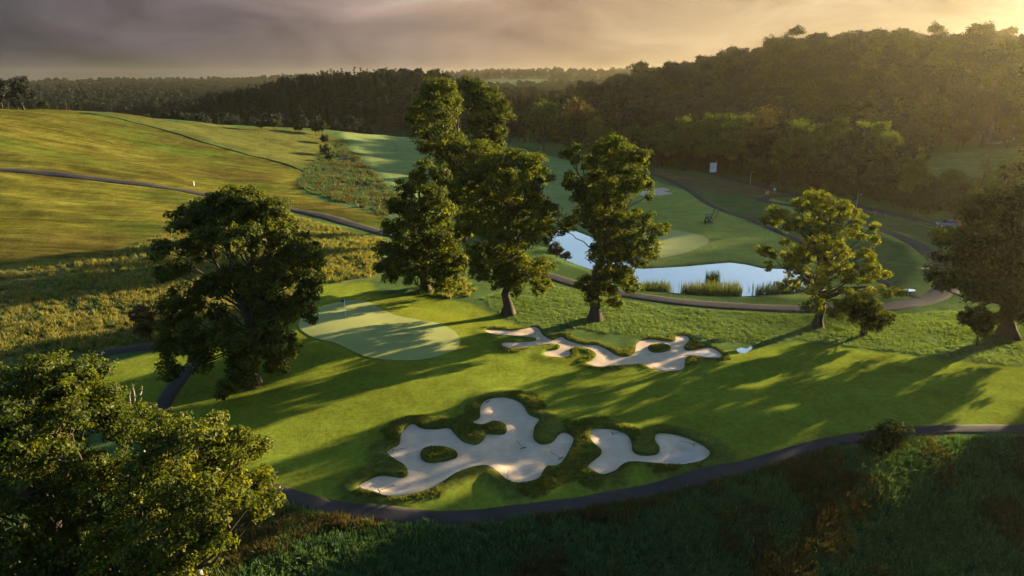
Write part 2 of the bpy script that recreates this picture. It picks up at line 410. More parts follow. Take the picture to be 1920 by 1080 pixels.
def ground_material():
    m, N, L = new_mat('turf')
    o = node(N, 'ShaderNodeOutputMaterial')
    p = node(N, 'ShaderNodeBsdfPrincipled', {'Roughness': 1.0, 'Specular IOR Level': .0})
    at = node(N, 'ShaderNodeAttribute', attribute_name='col')
    mk = node(N, 'ShaderNodeAttribute', attribute_name='mask')
    sp = node(N, 'ShaderNodeSeparateXYZ'); L.new(mk.outputs['Vector'], sp.inputs[0])
    g = node(N, 'ShaderNodeNewGeometry')
    def noise(scale, detail=4, rough=.6, vec=None, dist=0):
        z = node(N, 'ShaderNodeTexNoise', {'Scale': scale, 'Detail': detail, 'Roughness': rough, 'Distortion': dist})
        L.new(vec or g.outputs['Position'], z.inputs['Vector'])
        return z.outputs[0]
    def mth(op, a, b=None, c=None):
        n = node(N, 'ShaderNodeMath', operation=op)
        for i, v in enumerate((a, b, c)):
            if v is None: continue
            if isinstance(v, (int, float)): n.inputs[i].default_value = v
            else: L.new(v, n.inputs[i])
        return n.outputs[0]
    n1, n2, n3 = noise(.35, 5), noise(2.2, 5, .7), noise(14, 3, .7)
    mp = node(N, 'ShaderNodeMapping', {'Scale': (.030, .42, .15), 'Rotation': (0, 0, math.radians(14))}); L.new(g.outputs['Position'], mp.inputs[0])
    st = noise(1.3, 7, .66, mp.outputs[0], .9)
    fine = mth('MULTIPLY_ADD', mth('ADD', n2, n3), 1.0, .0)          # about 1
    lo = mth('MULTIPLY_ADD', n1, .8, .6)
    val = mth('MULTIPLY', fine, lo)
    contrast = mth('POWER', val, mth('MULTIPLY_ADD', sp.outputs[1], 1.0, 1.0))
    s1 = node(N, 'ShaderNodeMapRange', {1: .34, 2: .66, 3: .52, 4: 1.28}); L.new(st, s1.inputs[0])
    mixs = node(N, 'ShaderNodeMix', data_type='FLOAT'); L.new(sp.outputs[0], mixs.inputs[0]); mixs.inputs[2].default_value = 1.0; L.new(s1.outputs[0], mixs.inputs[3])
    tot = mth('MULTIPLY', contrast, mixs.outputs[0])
    sc = node(N, 'ShaderNodeVectorMath', operation='SCALE'); L.new(at.outputs['Color'], sc.inputs[0]); L.new(tot, sc.inputs['Scale'])
    hsv = node(N, 'ShaderNodeHueSaturation'); L.new(sc.outputs[0], hsv.inputs['Color'])
    L.new(mth('MULTIPLY_ADD', n1, .05, .475), hsv.inputs['Hue'])
    L.new(hsv.outputs[0], p.inputs['Base Color'])
    hgt = mth('ADD', mth('MULTIPLY', n2, .6), mth('MULTIPLY', n3, .16))
    b0 = node(N, 'ShaderNodeBump', {'Distance': .11, 'Strength': 1.0}); L.new(noise(17, 4, .75), b0.inputs['Height'])
    b = node(N, 'ShaderNodeBump', {'Distance': .35}); L.new(hgt, b.inputs['Height']); L.new(b0.outputs[0], b.inputs['Normal'])
    L.new(mth('MULTIPLY_ADD', sp.outputs[1], .45, .12), b.inputs['Strength'])
    L.new(b.outputs[0], p.inputs['Normal'])
    L.new(p.outputs[0], o.inputs[0])
    return m
ground_material()

def leaf_material(name, c0, c1, c2, trans=.42):
    m, N, L = new_mat(name)
    o = node(N, 'ShaderNodeOutputMaterial')
    at = node(N, 'ShaderNodeAttribute', attribute_name='tint')
    oi = node(N, 'ShaderNodeObjectInfo')
    ad = node(N, 'ShaderNodeMath', operation='MULTIPLY_ADD'); L.new(oi.outputs['Random'], ad.inputs[0]); ad.inputs[1].default_value = .3; L.new(at.outputs['Fac'], ad.inputs[2])
    sb = node(N, 'ShaderNodeMath', {1: .15}, operation='SUBTRACT'); L.new(ad.outputs[0], sb.inputs[0])
    rp = node(N, 'ShaderNodeValToRGB'); e = rp.color_ramp.elements; e.new(.5)
    for q, (pos, c) in zip(e, ((0.05, c0), (.5, c1), (.95, c2))):
        q.position = pos; q.color = (*c, 1)
    L.new(sb.outputs[0], rp.inputs[0])
    d = node(N, 'ShaderNodeBsdfDiffuse'); L.new(rp.outputs[0], d.inputs[0])
    t = node(N, 'ShaderNodeBsdfTranslucent')
    sc = node(N, 'ShaderNodeVectorMath', operation='MULTIPLY'); L.new(rp.outputs[0], sc.inputs[0]); sc.inputs[1].default_value = (1.46, 1.5, .5); L.new(sc.outputs[0], t.inputs[0])
    mx = node(N, 'ShaderNodeMixShader', {0: trans}); L.new(d.outputs[0], mx.inputs[1]); L.new(t.outputs[0], mx.inputs[2])
    gl = node(N, 'ShaderNodeBsdfGlossy', {'Roughness': .45, 'Color': (.9, .9, .8, 1)})
    m2 = node(N, 'ShaderNodeMixShader', {0: .008}); L.new(mx.outputs[0], m2.inputs[1]); L.new(gl.outputs[0], m2.inputs[2])
    L.new(m2.outputs[0], o.inputs[0])
    return m
leaf_material('oak_leaves', (.026, .038, .005), (.066, .078, .008), (.140, .134, .012), .5)
leaf_material('dark_leaves', (.018, .028, .005), (.044, .056, .008), (.100, .102, .012), .47)
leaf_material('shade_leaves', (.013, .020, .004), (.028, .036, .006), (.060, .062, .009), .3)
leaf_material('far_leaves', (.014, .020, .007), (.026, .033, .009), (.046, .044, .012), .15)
leaf_material('edge_leaves', (.030, .048, .009), (.068, .092, .015), (.130, .140, .022), .45)  # brighter copy: sunlight on the wood-edge crowns is put into the colour
leaf_material('valley_shade_leaves', (.009, .013, .011), (.013, .018, .014), (.019, .024, .018), .10)  # darker bluish copy: shade over the far woods is put into the colour
leaf_material('conifer_needles', (.014, .022, .012), (.022, .032, .016), (.035, .042, .020), .2)
leaf_material('rust_leaves', (.034, .028, .010), (.055, .042, .013), (.080, .060, .018), .25)
leaf_material('rough_grass', (.026, .060, .022), (.054, .104, .038), (.110, .140, .052), .35)
leaf_material('pale_rough_grass', (.055, .095, .032), (.095, .140, .050), (.150, .185, .075), .4)
leaf_material('fescue', (.085, .080, .022), (.150, .130, .036), (.220, .185, .064), .5)
leaf_material('bunker_fescue', (.058, .072, .014), (.100, .104, .022), (.155, .138, .034), .4)
leaf_material('heather_brown', (.030, .023, .009), (.058, .042, .015), (.090, .064, .024), .3)
leaf_material('reeds', (.036, .056, .016), (.070, .090, .028), (.115, .118, .045), .45)
plain('bark', (.048, .038, .027), .95, var=.5, scale=4, bump=.6, spec=.05)
plain('grey_wood', (.20, .175, .14), .95, var=.4, scale=5, bump=.4, spec=.05)
plain('white_paint', (.78, .78, .76), .45, var=.08, scale=6)
plain('blue_cloth', (.04, .07, .32), .8, var=.1)
plain('dark_hole', (.012, .012, .012), .9)
plain('utility_green', (.030, .060, .022), .4, var=.15)
plain('black_rubber', (.018, .018, .018), .85)
plain('black_frame', (.022, .022, .022), .5)
plain('seat_vinyl', (.05, .045, .04), .7)
plain('blue_car_paint', (.12, .15, .22), .25, var=.05, spec=.5)
plain('red_lens', (.6, .03, .02), .35, emis=1.2)
plain('galvanised_steel', (.42, .42, .42), .45, metal=.6, var=.15)
plain('fence_wood', (.13, .11, .085), .9, var=.35, scale=2)
plain('orange_board', (.55, .22, .04), .6)
plain('slate_roof', (.30, .31, .34), .6, var=.2)
plain('render_wall', (.55, .53, .48), .85, var=.1)
plain('rake_wood', (.10, .08, .055), .8)

def glass_mat():
    m, N, L = new_mat('window_glass')
    o = node(N, 'ShaderNodeOutputMaterial'); p = node(N, 'ShaderNodeBsdfPrincipled', {'Base Color': (.02, .025, .03, 1), 'Roughness': .08, 'Specular IOR Level': .6})
    L.new(p.outputs[0], o.inputs[0])
glass_mat()

def sand_mat():
    m, N, L = new_mat('bunker_sand')
    o = node(N, 'ShaderNodeOutputMaterial'); p = node(N, 'ShaderNodeBsdfPrincipled', {'Roughness': 1.0, 'Specular IOR Level': .0})
    g = node(N, 'ShaderNodeNewGeometry')
    a = node(N, 'ShaderNodeTexNoise', {'Scale': .5, 'Detail': 6.0, 'Roughness': .6}); L.new(g.outputs['Position'], a.inputs['Vector'])
    mp = node(N, 'ShaderNodeMapping', {'Rotation': (0, 0, .5), 'Scale': (1, 7, 1)}); L.new(g.outputs['Position'], mp.inputs[0])
    w = node(N, 'ShaderNodeTexNoise', {'Scale': 1.3, 'Detail': 5.0, 'Distortion': .5}); L.new(mp.outputs[0], w.inputs['Vector'])
    f = node(N, 'ShaderNodeTexNoise', {'Scale': 9, 'Detail': 4.0}); L.new(g.outputs['Position'], f.inputs['Vector'])
    rp = node(N, 'ShaderNodeValToRGB'); e = rp.color_ramp.elements
    e[0].position, e[0].color = .3, (.30, .235, .165, 1); e[1].position, e[1].color = .70, (.48, .385, .280, 1)
    mxx = node(N, 'ShaderNodeMath', operation='MULTIPLY_ADD'); L.new(w.outputs[0], mxx.inputs[0]); mxx.inputs[1].default_value = .35
    m3 = node(N, 'ShaderNodeMath', operation='MULTIPLY'); L.new(a.outputs[0], m3.inputs[0]); m3.inputs[1].default_value = .65; L.new(m3.outputs[0], mxx.inputs[2])
    L.new(mxx.outputs[0], rp.inputs[0]); L.new(rp.outputs[0], p.inputs['Base Color'])
    ad = node(N, 'ShaderNodeMath', operation='ADD'); L.new(f.outputs[0], ad.inputs[0]); L.new(w.outputs[0], ad.inputs[1])
    b = node(N, 'ShaderNodeBump', {'Strength': .35, 'Distance': .08}); L.new(ad.outputs[0], b.inputs['Height']); L.new(b.outputs[0], p.inputs['Normal'])
    L.new(p.outputs[0], o.inputs[0])
sand_mat()

def tarmac_mat():
    m, N, L = new_mat('tarmac')
    o = node(N, 'ShaderNodeOutputMaterial'); p = node(N, 'ShaderNodeBsdfPrincipled', {'Specular IOR Level': .05})
    g = node(N, 'ShaderNodeNewGeometry')
    a = node(N, 'ShaderNodeTexNoise', {'Scale': .45, 'Detail': 6.0, 'Roughness': .65}); L.new(g.outputs['Position'], a.inputs['Vector'])
    f = node(N, 'ShaderNodeTexNoise', {'Scale': 22, 'Detail': 3.0}); L.new(g.outputs['Position'], f.inputs['Vector'])
    ed = node(N, 'ShaderNodeAttribute', attribute_name='across')
    sp = node(N, 'ShaderNodeMath', {1: 1.0, 2: 0.0}, operation='MULTIPLY_ADD'); L.new(ed.outputs['Fac'], sp.inputs[0])
    rp = node(N, 'ShaderNodeValToRGB'); e = rp.color_ramp.elements
    e[0].position, e[0].color = .3, (.017, .016, .016, 1); e[1].position, e[1].color = .72, (.044, .040, .038, 1)
    s2 = node(N, 'ShaderNodeMath', operation='MULTIPLY_ADD'); L.new(f.outputs[0], s2.inputs[0]); s2.inputs[1].default_value = .25
    s3 = node(N, 'ShaderNodeMath', operation='MULTIPLY'); L.new(a.outputs[0], s3.inputs[0]); s3.inputs[1].default_value = .75; L.new(s3.outputs[0], s2.inputs[2])
    L.new(s2.outputs[0], rp.inputs[0])
    # grass and mud creeping over the worn edges
    er = node(N, 'ShaderNodeMath', operation='ADD'); L.new(sp.outputs[0], er.inputs[0])
    e2 = node(N, 'ShaderNodeMath', {1: .5}, operation='MULTIPLY'); L.new(a.outputs[0], e2.inputs[0]); L.new(e2.outputs[0], er.inputs[1])
    mr = node(N, 'ShaderNodeMapRange', {1: 1.02, 2: 1.25, 3: 0.0, 4: 1.0}); L.new(er.outputs[0], mr.inputs[0])
    mx = node(N, 'ShaderNodeMix', data_type='RGBA'); L.new(mr.outputs[0], mx.inputs[0]); L.new(rp.outputs[0], mx.inputs[6]); mx.inputs[7].default_value = (.045, .048, .018, 1)
    L.new(mx.outputs[2], p.inputs['Base Color'])
    rr = node(N, 'ShaderNodeMapRange', {1: .35, 2: .6, 3: .75, 4: .95}); L.new(a.outputs[0], rr.inputs[0]); L.new(rr.outputs[0], p.inputs['Roughness'])
    b = node(N, 'ShaderNodeBump', {'Strength': .3, 'Distance': .03}); L.new(f.outputs[0], b.inputs['Height']); L.new(b.outputs[0], p.inputs['Normal'])
    L.new(p.outputs[0], o.inputs[0])
tarmac_mat()

def green_mat():
    m, N, L = new_mat('putting_turf')
    o = node(N, 'ShaderNodeOutputMaterial'); p = node(N, 'ShaderNodeBsdfPrincipled', {'Roughness': .9, 'Specular IOR Level': .03})
    g = node(N, 'ShaderNodeNewGeometry')
    a = node(N, 'ShaderNodeTexNoise', {'Scale': .35, 'Detail': 5.0}); L.new(g.outputs['Position'], a.inputs['Vector'])
    f = node(N, 'ShaderNodeTexNoise', {'Scale': 9, 'Detail': 4.0}); L.new(g.outputs['Position'], f.inputs['Vector'])
    ad = node(N, 'ShaderNodeMath', operation='MULTIPLY_ADD'); L.new(f.outputs[0], ad.inputs[0]); ad.inputs[1].default_value = .4
    m3 = node(N, 'ShaderNodeMath', {1: .6}, operation='MULTIPLY'); L.new(a.outputs[0], m3.inputs[0]); L.new(m3.outputs[0], ad.inputs[2])
    rp = node(N, 'ShaderNodeValToRGB'); e = rp.color_ramp.elements
    e[0].position, e[0].color = .3, (.180, .200, .062, 1); e[1].position, e[1].color = .7, (.235, .250, .086, 1)
    L.new(ad.outputs[0], rp.inputs[0]); L.new(rp.outputs[0], p.inputs['Base Color'])
    b = node(N, 'ShaderNodeBump', {'Strength': .12, 'Distance': .05}); L.new(f.outputs[0], b.inputs['Height']); L.new(b.outputs[0], p.inputs['Normal'])
    L.new(p.outputs[0], o.inputs[0])
green_mat()

def water_mat(name='still_water', ior=3.0, base=(.020, .026, .024, 1)):
    m, N, L = new_mat(name)
    o = node(N, 'ShaderNodeOutputMaterial'); p = node(N, 'ShaderNodeBsdfPrincipled', {'Base Color': base, 'Roughness': .03, 'IOR': ior})
    g = node(N, 'ShaderNodeNewGeometry')
    f = node(N, 'ShaderNodeTexNoise', {'Scale': 1.1, 'Detail': 3.0}); L.new(g.outputs['Position'], f.inputs['Vector'])
    b = node(N, 'ShaderNodeBump', {'Strength': .03, 'Distance': .05}); L.new(f.outputs[0], b.inputs['Height']); L.new(b.outputs[0], p.inputs['Normal'])
    L.new(p.outputs[0], o.inputs[0])
water_mat()
water_mat('shallow_water', 1.5, (.16, .13, .095, 1))

# ------------------------------------------------------------------ object helpers
def link(name, me, mat=None, parent=None):
    o = bpy.data.objects.new(name, me)
    COL.objects.link(o)
    if mat is not None and me is not None and len(me.materials) == 0:
        me.materials.append(MATS[mat])
    if parent is not None:
        o.parent = parent
    return o
def tag(o, label=None, cat=None, group=None, kind=None):
    for k, v in (('label', label), ('category', cat), ('group', group), ('kind', kind)):
        if v:
            o[k] = v
    return o
def empty(name, loc, rz=0, sc=1.0):
    o = bpy.data.objects.new(name, None); COL.objects.link(o)
    o.location = loc; o.rotation_euler = (0, 0, rz); o.scale = (sc, sc, sc); o.empty_display_size = .3
    return o
def mesh_np(name, V, F, attrs=None, smooth=False):
    """V (n,3); F (m,k) equal-sized faces, or a list of such arrays"""
    me = bpy.data.meshes.new(name)
    Fs = F if isinstance(F, list) else [F]
    Fs = [np.asarray(f, np.int32) for f in Fs if len(f)]
    me.vertices.add(len(V)); me.vertices.foreach_set('co', np.asarray(V, np.float32).ravel())
    nl = sum(f.size for f in Fs); nf = sum(len(f) for f in Fs)
    me.loops.add(nl); me.polygons.add(nf)
    me.loops.foreach_set('vertex_index', np.concatenate([f.ravel() for f in Fs]))
    tot = np.concatenate([np.full(len(f), f.shape[1], np.int32) for f in Fs])
    st = np.concatenate([[0], np.cumsum(tot)[:-1]]).astype(np.int32)
    me.polygons.foreach_set('loop_start', st); me.polygons.foreach_set('loop_total', tot)
    me.polygons.foreach_set('use_smooth', np.full(nf, bool(smooth)))
    for k, (typ, a) in (attrs or {}).items():
        at = me.attributes.new(k, typ, 'POINT')
        a = np.asarray(a, np.float32)
        at.data.foreach_set({'FLOAT': 'value', 'FLOAT_VECTOR': 'vector', 'FLOAT_COLOR': 'color'}[typ], a.ravel())
    me.update(calc_edges=True)
    return me

# ------------------------------------------------------------------ ground sheet
def axis(segs):
    out = []
    for a, b, s in segs:
        out.append(np.arange(a, b, s))
    return np.concatenate(out)
def grow(a, b, s0, r):
    v = [a]; s = s0; sg = 1 if b > a else -1
    while (b - v[-1]) * sg > 0:
        v.append(v[-1] + sg * s); s *= r
    return np.array(v[1:])
gx = np.concatenate([grow(-80, -4200, .7, 1.05)[::-1], np.arange(-80, 80.01, .5), grow(80, 4200, .6, 1.05)])
gy = np.concatenate([grow(20, -2500, .8, 1.12)[::-1], np.arange(20, 120.01, .5), grow(120, 4200, .6, 1.012 )[:180]])
gy = np.concatenate([gy, grow(gy[-1], 4300, gy[-1] - gy[-2], 1.05)])
# rectangle for the detailed bunker ground
bx0, bx1 = -23.0, 31.0
by0, by1 = 42.0, 85.0
def build_ground():
    X, Y = np.meshgrid(gx, gy)
    nx, ny = len(gx), len(gy)
    Z = H(X, Y)
    V = np.stack([X.ravel(), Y.ravel(), Z.ravel()], 1)
    i, j = np.meshgrid(np.arange(nx - 1), np.arange(ny - 1))
    a = (j * nx + i).ravel()
    F = np.stack([a, a + 1, a + nx + 1, a + nx], 1)
    cxm = X.ravel()[F].mean(1); cym = Y.ravel()[F].mean(1)
    hole = (cxm > bx0) & (cxm < bx1) & (cym > by0) & (cym < by1)
    F = F[~hole]
    # detailed patch: constrained triangulation that follows the bunker edges
    pts = []; edges = []
    bx = gx[(gx >= bx0 - .01) & (gx <= bx1 + .01)]; by = gy[(gy >= by0 - .01) & (gy <= by1 + .01)]
    ring = [(x, by[0]) for x in bx[:-1]] + [(bx[-1], y) for y in by[:-1]] + [(x, by[-1]) for x in bx[:0:-1]] + [(bx[0], y) for y in by[:0:-1]]
    def add_loop(L):
        s = len(pts); pts.extend(L)
        edges.extend([(s + k, s + (k + 1) % len(L)) for k in range(len(L))])
    add_loop(ring)
    for k in ('front', 'side', 'back', 'fi', 'bi'):
        add_loop([tuple(p) for p in bunkers[k]])
    qx, qy = np.meshgrid(np.arange(bx0 + .3, bx1 - .2, .36), np.arange(by0 + .3, by1 - .2, .36))
    qx = qx.ravel() + RNG.uniform(-.1, .1, qx.size); qy = qy.ravel() + RNG.uniform(-.1, .1, qy.size)
    ok = np.abs(bunker_sd(qx, qy)) > .16
    pts.extend(zip(qx[ok], qy[ok]))
    r = delaunay_2d_cdt([Vector((float(p[0]), float(p[1]))) for p in pts], edges, [], 0, 1e-5)
    pv = np.array([(v.x, v.y) for v in r[0]]); pf = np.array([f for f in r[2]], np.int32)
    c = pv[pf].mean(1)
    s = bunker_sd(c[:, 0], c[:, 1])
    turf, sandf = pf[s <= 0], pf[s > 0]
    pz = H(pv[:, 0], pv[:, 1])
    off = len(V)
    # sink the small vertical lip of turf down to below the sand
    edge_v = np.intersect1d(np.unique(turf), np.unique(sandf))
    low = {int(v): off + len(pv) + k for k, v in enumerate(edge_v)}
    LV = np.stack([pv[edge_v, 0], pv[edge_v, 1], pz[edge_v] - .75], 1)
    ee = {}
    for f in turf:
        for a_, b_ in ((f[0], f[1]), (f[1], f[2]), (f[2], f[0])):
            ee[(int(a_), int(b_))] = 1
    sand_e = set()
    for f in sandf:
        for a_, b_ in ((f[0], f[1]), (f[1], f[2]), (f[2], f[0])):
            sand_e.add((int(a_), int(b_)))
    wall = [(off + a_, low[a_], low[b_], off + b_) for (a_, b_) in ee if (b_, a_) in sand_e]
    VV = np.vstack([V, np.column_stack([pv, pz]), LV])
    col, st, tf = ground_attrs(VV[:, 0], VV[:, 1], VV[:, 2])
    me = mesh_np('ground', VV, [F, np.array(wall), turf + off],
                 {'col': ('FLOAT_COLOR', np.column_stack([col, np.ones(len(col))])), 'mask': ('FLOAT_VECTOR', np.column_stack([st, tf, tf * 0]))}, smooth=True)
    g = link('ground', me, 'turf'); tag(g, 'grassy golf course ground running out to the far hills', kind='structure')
    # the sand of each bunker
    sc = pv[sandf].mean(1)
    for k, lab in (('front', 'large many-lobed sand bunker with a round grass island'), ('side', 'smaller pale sand bunker with standing water in its end'),
                   ('back', 'long irregular sand bunker between the green and the rough')):
        m = poly_sd(sc[:, 0], sc[:, 1], bunkers[k]) > 0
        f = sandf[m]; u, inv = np.unique(f, return_inverse=True)
        p = pv[u]; sdv = np.maximum(bunker_sd(p[:, 0], p[:, 1]), 0)
        dep = .26 + .42 * sstep(sdv, 0, 2.2) - .10 * fbm(p[:, 0] / 1.5, p[:, 1] / 1.5, 2) * sstep(sdv, 0, 1)
        dep = dep * (1 - .55 * sstep(p[:, 1], 62, 67))
        zs = H(p[:, 0], p[:, 1]) - dep
        o = link('sand_bunker', mesh_np('sand_bunker', np.column_stack([p, zs]), inv.reshape(-1, 3), smooth=True), 'bunker_sand')
        tag(o, lab, kind='structure')
    return
build_ground()
def sand_z(x, y):
    sdv = max(float(bunker_sd(np.array([x]), np.array([y]))[0]), 0)
    return Hs(x, y) - (.26 + .42 * float(sstep(sdv, 0, 2.2))) * (1 - .55 * float(sstep(y, 62, 67))) + .05

# sheets that lie on the ground
def sheet(name, poly, mat, off, kind='structure', label=None, z=None, step=.7, edge_drop=.0):
    P = np.asarray(poly)
    qx, qy = np.meshgrid(np.arange(P[:, 0].min(), P[:, 0].max(), step), np.arange(P[:, 1].min(), P[:, 1].max(), step))
    qx, qy = qx.ravel(), qy.ravel()
    ok = poly_sd(qx, qy, P) > step * .4
    pts = [Vector(map(float, p)) for p in P] + [Vector((float(a), float(b))) for a, b in zip(qx[ok], qy[ok])]
    r = delaunay_2d_cdt(pts, [(k, (k + 1) % len(P)) for k in range(len(P))], [], 1, 1e-4)
    pv = np.array([(v.x, v.y) for v in r[0]]); pf = np.array(r[2], np.int32)
    if z is None:
        sdv = poly_sd(pv[:, 0], pv[:, 1], P)
        zz = H(pv[:, 0], pv[:, 1]) + np.where(sdv < .02, -edge_drop, off) if edge_drop else H(pv[:, 0], pv[:, 1]) + off
    else:
        zz = np.full(len(pv), z)
    o = link(name, mesh_np(name, np.column_stack([pv, zz]), pf, smooth=True), mat)
    tag(o, label, kind=kind)
    return o
sheet('putting_green', green, 'putting_turf', .045, label='closely mown pale putting green with the flagstick')
sheet('putting_green', green2, 'putting_turf', .07, label='dewy pale putting green beyond the pond', step=1.5)
pond_big = []
pc = pond.mean(0)
sheet('pond', smooth_closed(pond, .8) * 1.0, 'still_water', 0, z=POND_Z - .02, label='still pond reflecting the pale sky', step=4)
sheet('puddle', smooth_closed(gpoly(side_water_px), .4), 'shallow_water', 0, z=sand_z(*gpoly([z8([(1620, 355)])[0]])[0]) + .10, label='rainwater lying in the end of the sand bunker', step=3)
bw = gpoly([(1284, 666), (1307, 663), (1335, 664), (1348, 670), (1330, 671), (1305, 668)])
sheet('puddle', smooth_closed(bw, .3), 'shallow_water', 0, z=sand_z(*bw.mean(0)) + .06, label='narrow puddle at the tip of the long bunker', step=3)
bw = gpoly([(1222, 689), (1247, 692), (1268, 694), (1240, 695)])
sheet('puddle', smooth_closed(bw, .3), 'shallow_water', 0, z=sand_z(*bw.mean(0)) + .06, label='small puddle on the near edge of the long bunker', step=3)
for k, q in enumerate(([(1381, 656), (1390, 652), (1400, 654), (1407, 649), (1411, 653), (1404, 658), (1395, 663), (1385, 661)],)):
    sheet('puddle', smooth_closed(gpoly(q), .25), 'still_water', .02, label='shallow puddle on the grass beside the long bunker', step=.8)
for px, lab in (([(1200, 362), (1215, 356), (1245, 353), (1256, 357), (1245, 360), (1262, 363), (1240, 367), (1205, 368)], 'small far sand bunker by the narrow path'),):
    sheet('sand_bunker', smooth_closed(gpoly(px), .6), 'bunker_sand', .10, label=lab, step=1.5)

# ------------------------------------------------------------------ paths
def path(name, px, w, label, mat='tarmac', world=None, lift=.05):
    w = w * .74
    c = smooth_open(world if world is not None else gpoly(px), 1.0)
    # even out ray-cast jitter
    for _ in range(3):
        c[1:-1] = .25 * c[:-2] + .5 * c[1:-1] + .25 * c[2:]
    t = np.gradient(c, axis=0); t /= np.linalg.norm(t, axis=1)[:, None] + 1e-9
    nrm = np.stack([-t[:, 1], t[:, 0]], 1)
    d = np.hypot(c[:, 0], c[:, 1]); lf = lift + .0007 * d
    wv = w * (1 + .10 * (fbm(c[:, 0] / 4, c[:, 1] / 4, 2) - .4))
    prof = [(-.56, None, 1.3), (-.5, .3, 1.0), (-.25, .9, .4), (0, 1.0, .15), (.25, .9, .4), (.5, .3, 1.0), (.56, None, 1.3)]
    V = []; AC = []
    for s, k, ac in prof:
        j = (fbm(c[:, 0] * 1.3 + s * 30, c[:, 1] * 1.3, 2) - .4) * .18 * (abs(s) > .4)
        p = c + nrm * (s * wv + j)[:, None]
        z = H(p[:, 0], p[:, 1]) + (-.25 if k is None else lf * k)
        V.append(np.column_stack([p, z])); AC.append(np.full(len(c), ac))
    n, m = len(c), len(prof)
    V = np.concatenate(V); AC = np.concatenate(AC)
    i, j = np.meshgrid(np.arange(n - 1), np.arange(m - 1))
    a = (j * n + i).ravel()
    F = np.stack([a, a + n, a + n + 1, a + 1], 1)[:, ::-1]
    o = link(name, mesh_np(name, V, F, {'across': ('FLOAT', AC)}, smooth=True), mat)
    tag(o, label, kind='structure')
    return c
path('cart_path', [(-200, 300), (0, 318), (200, 338), (360, 361), (540, 392), (630, 412), (720, 438), (820, 462), (930, 489), (1040, 521), (1090, 536), (1160, 550), (1300, 569), (1480, 579), (1600, 579), (1680, 574), (1745, 560), (1775, 540)], 4.2,
     'dark tarmac cart path crossing the left field and skirting the pond')
path('cart_path', [(1775, 548), (1772, 520), (1755, 488), (1730, 466), (1690, 444), (1640, 427), (1600, 417), (1560, 405), (1530, 396)], 4.2, 'curved tarmac drive behind the dark right-hand tree')
path('cart_path', [(1180, 316), (1215, 325), (1255, 338), (1290, 356), (1340, 388), (1410, 413), (1490, 447), (1560, 480), (1630, 515), (1690, 545), (1730, 560)], 2.6, 'narrow path climbing past the pond to the woods')
path('cart_path', [(2300, 800), (1920, 805), (1780, 805), (1700, 810), (1560, 829), (1400, 875), (1250, 914), (1050, 950), (850, 972), (700, 966), (600, 948), (500, 915), (400, 870), (310, 815), (298, 780), (312, 745), (345, 702), (372, 672), (390, 655)], 2.15,
     'dark tarmac path below the front bunkers and round the big oak')
path('cart_path', [(-150, 760), (60, 712), (165, 670), (230, 657), (300, 651), (400, 648)], 2.4, 'dark path running into the fescue behind the big oak')
path('road', [(1290, 312), (1345, 328), (1410, 345), (1480, 362), (1560, 376), (1640, 394), (1720, 414), (1800, 432), (1960, 470)], 5.5, 'tarmac road along the foot of the wooded hill')
path('road', [(1560, 395), (1500, 388), (1440, 379), (1428, 374), (1445, 369), (1490, 368), (1530, 372)], 4.0, 'turning loop of tarmac joining the road')
plain('track_grass', (.075, .088, .026), 1.0, var=.4, spec=0.0)
plain('boundary_grass', (.030, .042, .014), 1.0, var=.5, spec=0.0)
path('boundary', [(150, 212), (200, 218), (240, 227), (330, 250), (450, 286), (540, 309), (572, 323)], 1.3, 'dark grassy ditch between the golden field and the crop', mat='boundary_grass', lift=.02)  # flat dark strip for the dark line where field meets crop
for k, (a, b, c_, d_) in enumerate((((1339, 390), (1339, 398), (1335, 404), (1330, 409)), ((1346, 391), (1346, 399), (1343, 406), (1336, 412)))):
    path('tyre_track', [a, b, c_, d_], .30, 'dark curved wheel track pressed into the dewy grass', mat='track_grass', lift=.01)
for (x, y), lab in (((1738, 506), 'bright puddle on the curved drive'), ((1704, 547), 'puddle where the narrow path meets the drive')):
    q = [(x - 12, y - 1), (x - 6, y - 2.5), (x + 7, y - 2), (x + 13, y), (x + 4, y + 2), (x - 8, y + 1.5)]
    sheet('puddle', smooth_closed(gpoly(q), .3), 'still_water', .22, label=lab, step=.8)

# ------------------------------------------------------------------ trees
def tube(pts, rad, sides):
    pts = np.asarray(pts, float); rad = np.asarray(rad, float); n = len(pts)
    t = np.gradient(pts, axis=0); t /= np.linalg.norm(t, axis=1)[:, None] + 1e-9
    ref = np.array([0.31, 0.95, 0.05]) if abs(t[0, 2]) > .6 else np.array([0, 0, 1.0])
    u = np.cross(t, ref); u /= np.linalg.norm(u, axis=1)[:, None] + 1e-9
    w = np.cross(t, u)
    an = np.arange(sides) / sides * 2 * math.pi
    V = pts[:, None, :] + rad[:, None, None] * (np.cos(an)[None, :, None] * u[:, None, :] + np.sin(an)[None, :, None] * w[:, None, :])
    V = V.reshape(-1, 3)
    i, j = np.meshgrid(np.arange(n - 1), np.arange(sides))
    i, j = i.ravel(), j.ravel()
    F = np.stack([i * sides + j, i * sides + (j + 1) % sides, (i + 1) * sides + (j + 1) % sides, (i + 1) * sides + j], 1)
    return V, F
class Geo:
    def __init__(s): s.V = []; s.F = []; s.n = 0
    def add(s, V, F):
        s.V.append(V); s.F.append(F + s.n); s.n += len(V)
    def mesh(s, name, smooth=True):
        return mesh_np(name, np.concatenate(s.V), np.concatenate(s.F), smooth=smooth)
